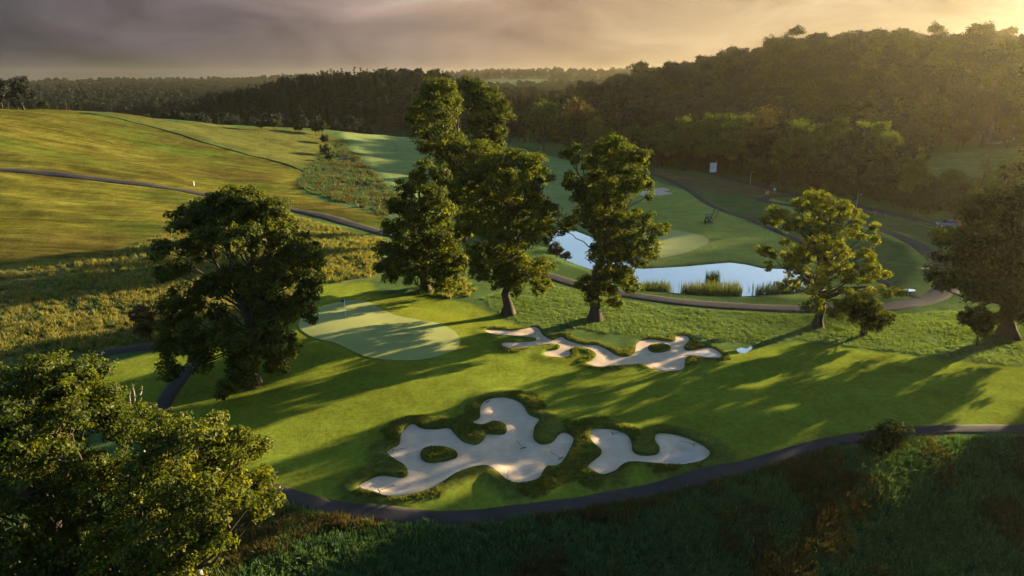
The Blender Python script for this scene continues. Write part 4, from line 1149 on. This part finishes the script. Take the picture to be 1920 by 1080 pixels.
# bushes one can pick out on the open slopes
for u, v, s, lab in [(605, 254, 1.1, 'round dark bush on the crest above the mossy bank'), (592, 252, .7, 'small pale bush beside the round crest bush'), (560, 248, .65, 'small bush alone on the crest of the field'),
                     (514, 244, .8, 'dark bush in the pair on the crest of the field'), (490, 243, .8, 'paler bush in the pair on the crest of the field'), (82, 209, .7, 'dark shrub at the top hedge of the golden field'),
                     (608, 270, .7, 'scrubby bush just below the crest bush'), (612, 292, .8, 'scrubby bush halfway down the mossy bank'), (618, 305, .6, 'low scrub at the bottom of the mossy bank'),
                     (715, 242, .9, 'hedge bush in the gap beyond the crest'), (752, 243, 1.1, 'rounder hedge bush in the gap beyond the crest'), (775, 252, .7, 'low hedge bush beside the tallest tree'),
                     (1043, 484, .55, 'low shrub on the near bank of the pond'), (1060, 492, .35, 'tiny shrub on the near bank of the pond'), (1440, 350, .7, 'roadside bush by the turning loop'), (1466, 366, .6, 'roadside bush beside the small sign')]:
    x, y = ground([u], [v], H)[0]
    place_tree(PROTO['bush'][len(lab) % 2], x, y, s * 1.25, u * .7, 'bush', lab, 'bush', None)
x, y = ground([283], [640], H)[0]
place_tree(simple_tree_parts('rust_bush', 4.4, 4.4, 97, .22, 40, .5, 'rust_leaves', 1.0, 16), x, y, 1.0, .4, 'bush', 'rust-brown bush beside the big dark oak', 'bush', None)

x, y = ground([1668], [862], H)[0]
place_tree(simple_tree_parts('path_bush', 3.0, 4.2, 98, .20, 40, .5, 'shade_leaves', 1.0, 16), x, y, 1.0, .9, 'bush', 'rounded dark bush on the bank below the tarmac path', 'bush', None)

# bare dead tree poking above the near crown
def dead_tree():
    x, y = -19.5, 36.0
    rng = np.random.default_rng(5); g = Geo()
    def loc(u, v):
        a, f, q = ray(u, v); t = y / f
        return np.array([a * t - x, 0, CAM_H + q * t - Hs(x, y)])
    ch = [np.array([0, 0, -.3]), loc(262, 830), loc(258, 790), loc(246, 768), loc(252, 750), loc(250, 730)]
    P = smooth_open(np.array(ch), .5)
    g.add(*tube(P, np.linspace(.22, .045, len(P)), 7))
    for a, b, d in ((loc(256, 786), loc(266, 770), .1), (loc(248, 764), loc(240, 738), .3), (loc(252, 750), loc(266, 735), -.3), (loc(251, 742), loc(244, 722), .2), (loc(262, 740), loc(264, 724), 0.1)):
        b = b + np.array([0, d, 0])
        g.add(*tube(bent(a, b, 6, rng, jit=.15), np.linspace(.06, .015, 6), 5))
    r = empty('dead_tree', (x, y, Hs(x, y)))
    tag(r, 'bare grey dead tree with crooked twigs above the near oak crowns', 'tree')
    link('trunk', g.mesh('dead_tree'), 'grey_wood', r)
    B = [(*(loc(238, 735)), .22), (*(loc(252, 722)), .2), (*(loc(266, 730)), .2)]
    link('crown', crown_mesh('dead_crown', B, None, .13, 8, rng, .2, .6, 'dark_leaves'), None, r)
dead_tree()

# ------------------------------------------------------------------ long grass
def tuft_mesh(name, blades, h, spread, width, seed, mat, lean=.35):
    rng = np.random.default_rng(seed)
    V = []; F = []; T = []
    for b in range(blades):
        a = rng.uniform(0, 6.283); r = spread * math.sqrt(rng.random())
        p = np.array([math.cos(a) * r, math.sin(a) * r, -.05])
        hh = h * rng.uniform(.6, 1.15)
        d = np.array([math.cos(a), math.sin(a), 0]) * rng.uniform(0, lean) * hh + rng.normal(0, .1, 3) * [hh, hh, 0]
        s = rng.uniform(0, 6.283); w = np.array([math.cos(s), math.sin(s), 0]) * width * rng.uniform(.7, 1.3)
        m_ = p + d * .35 + np.array([0, 0, hh * .6]); t_ = p + d * 1.3 + np.array([0, 0, hh])
        k = len(V)
        V += [p - w, p + w, m_ + w * .8, m_ - w * .8, t_]
        F.append([k, k + 1, k + 2, k + 3]); F.append([k + 3, k + 2, k + 4, k + 4])
        tt = np.clip(rng.normal(.45, .18), 0, 1); T += [tt] * 5
    quads = np.array([f for f in F if f[2] != f[3]]); tris = np.array([f[:3] for f in F if f[2] == f[3]])
    me = mesh_np(name, np.array(V), [quads, tris], {'tint': ('FLOAT', np.array(T))})
    me.materials.append(MATS[mat])
    return me
def grass(name, poly, density, protos, label, hfun, avoid=None, wob=1.5, lean=.25, wid=1.0):
    P = np.asarray(poly, float)
    area = (P[:, 0].max() - P[:, 0].min()) * (P[:, 1].max() - P[:, 1].min())
    n = int(area * density)
    x = RNG.uniform(P[:, 0].min(), P[:, 0].max(), n); y = RNG.uniform(P[:, 1].min(), P[:, 1].max(), n)
    ok = poly_sd(x, y, P) + (fbm(x / 1.5, y / 1.5, 2) - .4) * wob > 0
    if avoid is not None:
        ok &= avoid(x, y)
    x, y = x[ok], y[ok]
    s = hfun(x, y); k = s > .05
    x, y, s = x[k], y[k], s[k]
    z = H(x, y)
    th = fbm(x / 5, y / 5, 2) * 12
    rx, ry = np.cos(th) * lean, np.sin(th) * lean
    n = len(x)
    arr = np.column_stack([x, y, z, rx + RNG.normal(0, .08, n), ry + RNG.normal(0, .08, n), RNG.uniform(0, 6.28, n), s * wid, s * wid, s * RNG.uniform(.8, 1.2, n)])
    pick = RNG.integers(0, len(protos), n)
    return instancer(name, [([proto_obj('p_tuft', m)], arr[pick == q]) for q, m in enumerate(protos) if (pick == q).any()], label)
def path_clear(pxs, w):
    c = smooth_open(gpoly(pxs), 2.0)
    def f(x, y):
        d = np.full(x.shape, 1e9)
        for p in c:
            d = np.minimum(d, (x - p[0]) ** 2 + (y - p[1]) ** 2)
        return d > w * w
    return f
tg = [tuft_mesh('rough_tuft%d' % k, 16, .55, .22, .035, 100 + k, 'rough_grass', .5) for k in range(3)]
tp = [tuft_mesh('pale_tuft%d' % k, 18, .20, .26, .022, 110 + k, 'pale_rough_grass', .7) for k in range(2)]
tf_ = [tuft_mesh('fescue_tuft%d' % k, 16, .70, .26, .040, 120 + k, 'fescue', .5) for k in range(2)] + [tuft_mesh('fescue_green', 16, .55, .3, .04, 125, 'rough_grass', .5)]
tb = [tuft_mesh('bunker_tuft%d' % k, 16, .24, .18, .024, 130 + k, 'bunker_fescue', .6) for k in range(2)]
th_ = [tuft_mesh('heather_tuft%d' % k, 18, .75, .30, .035, 140 + k, 'heather_brown', .35) for k in range(2)]
vis_dark = [p for p in dark_r]
dr = np.array([(-16, 36), (-8, 43), (0, 45.2), (10, 46.6), (20, 49), (30, 53), (40, 57.5), (50, 59.5), (66, 60), (66, 20), (30, 15), (-2, 15), (-16, 24)])
dr = np.vstack([gpoly([(440, 925), (530, 945), (620, 972), (700, 984), (850, 990), (1050, 968), (1250, 931), (1400, 893), (1560, 846), (1700, 826), (1920, 820), (2300, 815)]), [(72, 20), (30, 14), (-6, 14), (-18, 24)]])
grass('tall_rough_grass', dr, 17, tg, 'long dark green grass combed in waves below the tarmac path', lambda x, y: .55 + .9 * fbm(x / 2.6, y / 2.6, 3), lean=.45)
grass('brown_heather', dr, 12, th_, 'rusty brown heather and bracken among the long grass', lambda x, y: np.where((fbm(x / 6 + 7, y / 6, 3) + .18 * np.exp(-np.abs(poly_sd(x, y, dr)) / 1.5)) > .515, .5 + .8 * fbm(x / 2, y / 2 + 9, 2), 0))
av = path_clear([(-200, 300), (0, 318), (200, 338), (360, 361), (540, 392), (630, 412), (720, 438), (820, 462)], 2.6)
av2 = path_clear([(-150, 760), (60, 712), (165, 670), (230, 657), (300, 651), (400, 648)], 1.8)
grass('fescue_grass', fesc, 3.2, tf_, 'golden and green uncut fescue on the bank behind the big oak', lambda x, y: .5 + 1.1 * fbm(x / 3.5, y / 3.5, 3), lambda x, y: av(x, y) & av2(x, y) & (x > -110), lean=.3, wid=1.1)
grass('pale_rough_grass', rough_r, 13, tp, 'pale dewy tussock grass between the trees and the pond path', lambda x, y: .35 + 1.0 * fbm(x / 1.8, y / 1.8, 3), lambda x, y: x < 78, lean=.4, wid=1.1)
grass('bank_scrub_grass', teal, 1.4, [tg[0], tg[1], th_[0]], 'rough scrubby grass on the shady bank under the crest', lambda x, y: .6 + 1.3 * fbm(x / 4, y / 4, 3))
bb = np.array([(-22, 43), (30, 43), (30, 84), (-22, 84)])
def bfun(x, y):
    s = bunker_sd(x, y)
    m = fbm(x / 2.2 + 40, y / 2.2, 3)
    gate = fbm(x / 5 + 3.3, y / 5 + 1.7, 2)
    wide = np.where(y < 63, 1.7, .8) * sstep(gate, .22, .42)
    k = (s < -.02) & (s > -(wide * (.3 + 1.8 * m)))
    return np.where(k, .45 + .8 * m, 0) * sstep(-s, 0.0, .5) ** .4
pth = path_clear([(1920, 805), (1780, 805), (1700, 810), (1560, 829), (1400, 875), (1250, 914), (1050, 950), (850, 972), (700, 966), (600, 948)], 1.6)
grass('bunker_edge_grass', bb, 26, tb, 'wispy olive grass fringing the sand bunkers', bfun, pth, wob=0)
q = gpoly([(775, 552), (800, 535), (870, 525), (900, 540), (880, 556), (830, 560)])
grass('fescue_grass', q, 5, tf_[1:], 'golden seed grass at the foot of the rounded oak', lambda x, y: .45 + .8 * fbm(x / 1.5, y / 1.5, 2))
q = gpoly([(430, 1010), (540, 1010), (560, 960), (470, 950)])
grass('fescue_grass', q, 3, tf_[:2], 'pale seed grass beside the path under the near oak', lambda x, y: .6 + 1.0 * fbm(x / 1.5, y / 1.5, 2))

# reeds in the pond
def reed_bed(px, n, h, label, seed):
    rng = np.random.default_rng(seed)
    P = at_z([p[0] for p in px], [p[1] for p in px], POND_Z); c = P.mean(0)
    V = []; F = []; T = []
    cnt = 0
    lo, hi = P.min(0), P.max(0)
    while cnt < n:
        p = rng.uniform(lo, hi)
        if poly_sd([p[0]], [p[1]], P)[0] < 0 and rng.random() > .12: continue
        hh = h * .72 * rng.uniform(.45, 1.2); a = rng.uniform(0, 6.283); w = np.array([math.cos(a), math.sin(a), 0]) * .03
        b = np.array([p[0] - c[0], p[1] - c[1], -.5]); t = b + np.array([rng.normal(0, .16), rng.normal(0, .16), hh + .5]); m = (b + t) / 2 + rng.normal(0, .03, 3)
        k = len(V); V += [b - w, b + w, m + w, m - w, t]; F += [[k, k + 1, k + 2], [k, k + 2, k + 3], [k + 3, k + 2, k + 4]]
        T += [float(np.clip(rng.normal(.5, .2), 0, 1))] * 5; cnt += 1
    o = link('reed_bed', mesh_np('reed_bed', np.array(V), np.array(F), {'tint': ('FLOAT', np.array(T))}), 'reeds')
    o.location = (c[0], c[1], POND_Z)
    tag(o, label, 'reeds')
reed_bed([(1276, 552), (1285, 543), (1330, 540), (1380, 541), (1392, 549), (1388, 556), (1330, 556)], 1500, 2.3, 'widest bed of upright reeds along the near shore of the pond', 1)
reed_bed([(1200, 545), (1205, 537), (1240, 536), (1258, 541), (1255, 548), (1225, 548)], 700, 1.8, 'reeds growing beside the low branch of the two-tiered oak', 2)
reed_bed([(1412, 552), (1425, 545), (1460, 541), (1500, 541), (1520, 548), (1470, 554)], 900, 2.0, 'reeds at the pond end under the spreading oak', 3)
reed_bed([(1322, 525), (1330, 522), (1346, 522), (1350, 526), (1335, 528)], 260, 2.1, 'small tuft of reeds standing alone out in the pond', 4)

# ------------------------------------------------------------------ things
def bm_obj(name, mat, parent, fn, bevel=0):
    bm = bmesh.new(); fn(bm)
    if bevel:
        bmesh.ops.bevel(bm, geom=bm.edges[:], offset=bevel, segments=2, affect='EDGES', profile=.5)
    me = bpy.data.meshes.new(name); bm.to_mesh(me); bm.free()
    return link(name, me, mat, parent)
def box(bm, x0, x1, y0, y1, z0, z1):
    r = bmesh.ops.create_cube(bm, size=1)
    for v in r['verts']:
        v.co = Vector((x0 + (v.co.x + .5) * (x1 - x0), y0 + (v.co.y + .5) * (y1 - y0), z0 + (v.co.z + .5) * (z1 - z0)))
def cyl(bm, a, b, r0, r1=None, seg=12):
    a, b = Vector(a), Vector(b); d = b - a
    r = bmesh.ops.create_cone(bm, cap_ends=True, segments=seg, radius1=r0, radius2=r0 if r1 is None else r1, depth=d.length)
    M = Matrix.Translation((a + b) / 2) @ d.to_track_quat('Z', 'Y').to_matrix().to_4x4()
    bmesh.ops.transform(bm, matrix=M, verts=r['verts'])
def G(u, v):
    p = ground([u], [v], H)[0]
    return float(p[0]), float(p[1]), Hs(p[0], p[1])

# flagstick
x, y, z = G(648, 594)
r = empty('golf_flag', (x, y, z + .045)); tag(r, 'white flagstick with a small blue flag standing in the putting green', 'flag')
bm_obj('pole', 'white_paint', r, lambda bm: cyl(bm, (0, 0, -.1), (0, 0, 2.35), .025, .018, 10))
bm_obj('hole', 'dark_hole', r, lambda bm: cyl(bm, (0, 0, -.08), (0, 0, .006), .054, None, 20))
def flag(bm):
    n = 9; vs_ = []
    for i in range(n):
        for s in (0, 1):
            xx = -.02 - i * .055; hh = .36 * (1 - .25 * i / n)
            vs_.append(bm.verts.new((xx, .04 * math.sin(i * 1.1), 2.32 - (hh if s else 0) - .05 * (i / n) ** 2 - .012 * i)))
    for i in range(n - 1):
        bm.faces.new((vs_[2 * i], vs_[2 * i + 1], vs_[2 * i + 3], vs_[2 * i + 2]))
    bmesh.ops.solidify(bm, geom=bm.faces[:], thickness=.008)
bm_obj('flag', 'blue_cloth', r, flag)

# utility buggy on the far fairway
x, y, z = G(1328, 418)
r = empty('utility_buggy', (x, y, z + .02), math.radians(-12)); tag(r, 'dark green utility buggy parked on the far fairway at its wheel tracks', 'buggy')
def chassis(bm):
    box(bm, -.70, .70, -1.35, -.55, .42, .95); box(bm, -.62, .62, -.62, .5, .34, .52); box(bm, -.72, .72, .5, 1.45, .50, .62)
body = bm_obj('body', 'utility_green', r, chassis, .04)
bm_obj('bonnet', 'utility_green', r, lambda bm: box(bm, -.60, .60, -1.33, -.60, .93, 1.05), .04)
def bed(bm):
    box(bm, -.72, -.67, .52, 1.45, .62, .95); box(bm, .67, .72, .52, 1.45, .62, .95); box(bm, -.67, .67, 1.40, 1.45, .62, .95); box(bm, -.67, .67, .52, .57, .62, .95)
bm_obj('cargo_bed', 'utility_green', r, bed)
def frame(bm):
    for sx in (-.64, .64):
        cyl(bm, (sx, -.58, .95), (sx, -.30, 1.88), .035); cyl(bm, (sx, .46, .5), (sx, .46, 1.88), .035); cyl(bm, (sx, -.30, 1.88), (sx, .46, 1.88), .035)
    cyl(bm, (-.64, -.30, 1.88), (.64, -.30, 1.88), .035); cyl(bm, (-.64, .46, 1.88), (.64, .46, 1.88), .035); cyl(bm, (0, .46, .9), (0, .46, 1.88), .03); cyl(bm, (-.64, .46, 1.3), (.64, .46, 1.3), .03)
bm_obj('roll_cage', 'black_frame', r, frame)
bm_obj('roof', 'black_frame', r, lambda bm: box(bm, -.70, .70, -.36, .54, 1.90, 1.96), .02)
for sx in (-.33, .33):
    s = bm_obj('seat', 'seat_vinyl', r, lambda bm: box(bm, sx - .26, sx + .26, -.15, .30, .58, .72), .04)
    bm_obj('backrest', 'seat_vinyl', s, lambda bm: box(bm, sx - .26, sx + .26, .30, .40, .72, 1.22), .03)
def steer(bm):
    bmesh.ops.create_circle(bm, segments=16, radius=.17, cap_ends=False)
    cyl(bm, (-.33, -.50, .95), (-.33, -.36, 1.12), .02); cyl(bm, (-.33, -.38, 1.10), (-.33, -.35, 1.13), .17, None, 16)
bm_obj('steering_wheel', 'black_frame', r, steer)
for sx in (-1, 1):
    for yy in (-.95, .98):
        w_ = bm_obj('wheel', 'black_frame', r, lambda bm: cyl(bm, (sx * .60, yy, .30), (sx * .82, yy, .30), .16, None, 16))
        def tyre(bm):
            cyl(bm, (sx * .61, yy, .30), (sx * .80, yy, .30), .31, None, 20)
        bm_obj('tyre', 'black_rubber', w_, tyre, .02)
for sx in (-.45, .45):
    bm_obj('headlight', 'white_paint', r, lambda bm: cyl(bm, (sx, -1.37, .78), (sx, -1.34, .78), .09, None, 14))
for sx in (-.6, .6):
    bm_obj('tail_light', 'red_lens', r, lambda bm: box(bm, sx - .06, sx + .06, 1.455, 1.475, .72, .82))

# white hoarding: two boards meeting in a V on posts
x, y, z = G(1339, 328)
r = empty('notice_board', (x, y, z), math.radians(12)); tag(r, 'white two-sided notice board on posts by the road at the wood edge', 'sign')
bm_obj('board', 'white_paint', r, lambda bm: box(bm, -1.7, .55, -.06, .0, .9, 4.0), .01)
o = bm_obj('board', 'white_paint', r, lambda bm: box(bm, 0, 2.0, -.06, 0, .9, 4.0), .01); o.location = (.62, .0, 0); o.rotation_euler = (0, 0, math.radians(62))
for a, b in ((-1.6, .05), (.5, .05), (1.45, 1.75)):
    bm_obj('post', 'fence_wood', r, lambda bm: box(bm, a - .06, a + .06, b, b + .12, -.4, 3.9))
bm_obj('frame_strip', 'galvanised_steel', r, lambda bm: box(bm, -1.7, .55, -.085, -.062, 2.42, 2.47))

# small white sign, orange board
x, y, z = G(1452, 362)
r = empty('small_sign', (x, y, z), .1); tag(r, 'small white sign on a post beside the turning loop', 'sign')
bm_obj('panel', 'white_paint', r, lambda bm: box(bm, -.38, .38, -.03, .0, .75, 1.35), .01); bm_obj('post', 'galvanised_steel', r, lambda bm: cyl(bm, (0, .03, -.3), (0, .03, 1.3), .035))
x, y, z = G(1438, 366)
r = empty('orange_sign', (x, y, z), .2); tag(r, 'low orange board on two legs next to the small white sign', 'sign')
bm_obj('panel', 'orange_board', r, lambda bm: box(bm, -.5, .5, -.03, 0, .3, 1.2), .01)
for s in (-.4, .4):
    bm_obj('leg', 'galvanised_steel', r, lambda bm: cyl(bm, (s, .03, -.3), (s, .03, 1.1), .03))
# white marker post on the left field
x, y, z = G(364, 348)
r = empty('marker_post', (x, y, z)); tag(r, 'short white marker post standing alone above the path on the golden field', 'post')
bm_obj('shaft', 'white_paint', r, lambda bm: cyl(bm, (0, 0, -.3), (0, 0, 1.05), .10, .09, 12)); bm_obj('cap', 'white_paint', r, lambda bm: cyl(bm, (0, 0, 1.052), (0, 0, 1.18), .11, .04, 12))
# lamp posts
for u, v, h, lab in ((1605, 393, 3.6, 'slim lamp post beside the road behind the spreading oak'), (1406, 347, 3.8, 'lamp post on the road near the white notice board')):
    x, y, z = G(u, v)
    r = empty('lamp_post', (x, y, z)); tag(r, lab, 'lamp post')
    bm_obj('pole', 'galvanised_steel', r, lambda bm: cyl(bm, (0, 0, -.3), (0, 0, h), .07, .045, 10))
    bm_obj('arm', 'galvanised_steel', r, lambda bm: cyl(bm, (0, 0, h - .03), (.55, 0, h + .08), .03, .03, 8))
    bm_obj('lamp_head', 'galvanised_steel', r, lambda bm: box(bm, .45, .95, -.1, .1, h + .02, h + .14), .03)
# tee bench / ball washer by the narrow path
x, y, z = G(1315, 361)
r = empty('bench', (x, y, z), .5); tag(r, 'pale slatted bench beside the narrow path near the heath', 'bench')
for k in range(3):
    bm_obj('slat', 'fence_wood', r, lambda bm: box(bm, -.75, .75, -.22 + k * .16, -.10 + k * .16, .42, .46))
for k in range(3):
    bm_obj('back_slat', 'fence_wood', r, lambda bm: box(bm, -.75, .75, .26, .29, .58 + k * .17, .70 + k * .17))
for s in (-.6, .6):
    for yy, h in ((-.18, .42), (.22, 1.05)):
        bm_obj('leg', 'fence_wood', r, lambda bm: box(bm, s - .04, s + .04, yy - .04, yy + .035, -.2, h))
# post and rail fence along the road
fc = smooth_open(gpoly([(1560, 390), (1640, 404), (1720, 423), (1790, 441)]), 2.6)
r = empty('roadside_fence', (fc[0][0], fc[0][1], 0)); tag(r, 'low post and rail fence along the near side of the road', 'fence')
fz = H(fc[:, 0], fc[:, 1])
for k, (p, zz) in enumerate(zip(fc, fz)):
    lx, ly = p - fc[0]
    bm_obj('post', 'fence_wood', r, lambda bm: box(bm, lx - .06, lx + .06, ly - .06, ly + .06, zz - .4, zz + 1.1))
    if k < len(fc) - 1:
        qx, qy = fc[k + 1] - fc[0]
        for hh in (.45, .9):
            bm_obj('rail', 'fence_wood', r, lambda bm: cyl(bm, (lx, ly - .08, zz + hh), (qx, qy - .08, fz[k + 1] + hh), .045, None, 6))

# car on the road, mostly hidden by the heavy oak
x, y, z = G(1776, 427)
r = empty('car', (x, y, z + .2), math.radians(-107)); tag(r, 'grey-blue car on the road with red tail lights lit', 'car')
def car_body(bm):
    prof = [(-2.1, .35), (-2.15, .75), (-2.0, .95), (-1.2, 1.0), (1.0, .98), (1.9, .85), (2.1, .65), (2.1, .35)]
    L_ = [bm.verts.new((-.85, -a, b)) for a, b in prof]; R_ = [bm.verts.new((.85, -a, b)) for a, b in prof]
    n = len(prof)
    for i in range(n):
        bm.faces.new((L_[i], L_[(i + 1) % n], R_[(i + 1) % n], R_[i]))
    bm.faces.new(L_[::-1]); bm.faces.new(R_)
bm_obj('body', 'blue_car_paint', r, car_body, .05)
def cabin(bm):
    lo = [(-.80, 1.9, .96), (.80, 1.9, .96), (.80, -1.0, .98), (-.80, -1.0, .98)]; hi = [(-.62, 1.3, 1.42), (.62, 1.3, 1.42), (.62, -.25, 1.45), (-.62, -.25, 1.45)]
    a = [bm.verts.new(p) for p in lo]; b = [bm.verts.new(p) for p in hi]
    for i in range(4):
        bm.faces.new((a[i], a[(i + 1) % 4], b[(i + 1) % 4], b[i]))
    bm.faces.new(b); bm.faces.new(a[::-1])
bm_obj('window', 'window_glass', r, cabin, .03)
bm_obj('roof', 'blue_car_paint', r, lambda bm: box(bm, -.60, .60, -.22, 1.27, 1.44, 1.49), .02)
for sx in (-1, 1):
    for yy in (-1.3, 1.3):
        w_ = bm_obj('wheel', 'galvanised_steel', r, lambda bm: cyl(bm, (sx * .70, yy, .32), (sx * .89, yy, .32), .2, None, 16))
        bm_obj('tyre', 'black_rubber', w_, lambda bm: cyl(bm, (sx * .68, yy, .32), (sx * .875, yy, .32), .32, None, 20), .02)
    bm_obj('tail_light', 'red_lens', r, lambda bm: box(bm, sx * .68 - .14, sx * .68 + .14, 2.12, 2.18, .68, .88))
    bm_obj('headlight', 'white_paint', r, lambda bm: box(bm, sx * .62 - .16, sx * .62 + .16, -2.12, -2.06, .60, .76))

# house glimpsed among the trees of the hill foot
x, y, z = G(1840, 400); x, y = x * 1.62, y * 1.62; z = Hs(x, y)
r = empty('cottage', (x, y, z), math.radians(20)); tag(r, 'pale cottage roof glimpsed among the trees at the hill foot', 'house')
bm_obj('wall', 'render_wall', r, lambda bm: box(bm, -5, 5, -3.2, 3.2, -.5, 5.0))
def roof(bm):
    v = [bm.verts.new(p) for p in ((-5.3, -3.6, 4.85), (5.3, -3.6, 4.85), (5.3, 3.6, 4.85), (-5.3, 3.6, 4.85), (-5.3, 0, 7.8), (5.3, 0, 7.8))]
    for f in ((0, 1, 5, 4), (2, 3, 4, 5), (1, 2, 5), (3, 0, 4), (3, 2, 1, 0)):
        bm.faces.new([v[i] for i in f])
ro = bm_obj('roof', 'slate_roof', r, roof)
bm_obj('chimney', 'render_wall', ro, lambda bm: box(bm, 3.4, 4.4, -.5, .5, 6.8, 8.9))
for k in (-3.2, 3.2):
    w_ = bm_obj('window', 'window_glass', r, lambda bm: box(bm, k - .6, k + .6, -3.23, -3.19, 1.0, 2.3)); bm_obj('sill', 'white_paint', w_, lambda bm: box(bm, k - .75, k + .75, -3.36, -3.23, .88, .99))
bm_obj('door', 'utility_green', r, lambda bm: box(bm, -.5, .5, -3.24, -3.18, -.3, 2.0))

# bunker rakes
RK = [((738, 847), .15, 'rake lying at the left rim of the large bunker'), ((713, 923), .5, 'rake at the narrow left tip of the large bunker'), ((1050, 862), 2.3, 'rake on the right rim of the large bunker'),
      ((1150, 815), .1, 'rake at the top of the smaller bunker'), ((1299, 836), 2.7, 'rake beside the standing water in the smaller bunker'), ((951, 904), 1.5, 'rake at the near rim of the large bunker'), ((980, 838), 2.0, 'rake left in the middle of the large bunker'),
      ((913, 756), 2.5, 'rake at the top lobe of the large bunker')]
for (u, v), rz, lab in RK:
    p = ground([u], [v], Hnat)[0]; x, y = float(p[0]), float(p[1])
    r = empty('bunker_rake', (x, y, sand_z(x, y) + .05), rz, .8); tag(r, lab, 'rake')
    bm_obj('handle', 'rake_wood', r, lambda bm: cyl(bm, (-.1, 0, .05), (1.5, 0, .14), .025, None, 8))
    h_ = bm_obj('rake_head', 'rake_wood', r, lambda bm: box(bm, -.16, -.08, -.36, .36, .04, .11), .012)
    bm_obj('tines', 'rake_wood', h_, lambda bm: [cyl(bm, (-.12, -.32 + .08 * i, .05), (-.14, -.32 + .08 * i, -.05), .012, .006, 6) for i in range(9)] and None)

# ------------------------------------------------------------------ morning haze
def haze():
    me = bpy.data.meshes.new('haze'); bm = bmesh.new()
    box(bm, -4600, 4600, -2900, 4800, -45, 92)
    bm.to_mesh(me); bm.free()
    m, N, L = new_mat('morning_haze')
    o = node(N, 'ShaderNodeOutputMaterial')
    v = node(N, 'ShaderNodeVolumePrincipled', {'Color': (.96, .85, .50, 1), 'Density': 6.0e-5, 'Anisotropy': .77})
    L.new(v.outputs[0], o.inputs['Volume'])
    ob = link('haze', me, 'morning_haze'); tag(ob, 'thin golden morning haze over the whole valley', kind='stuff')
haze()
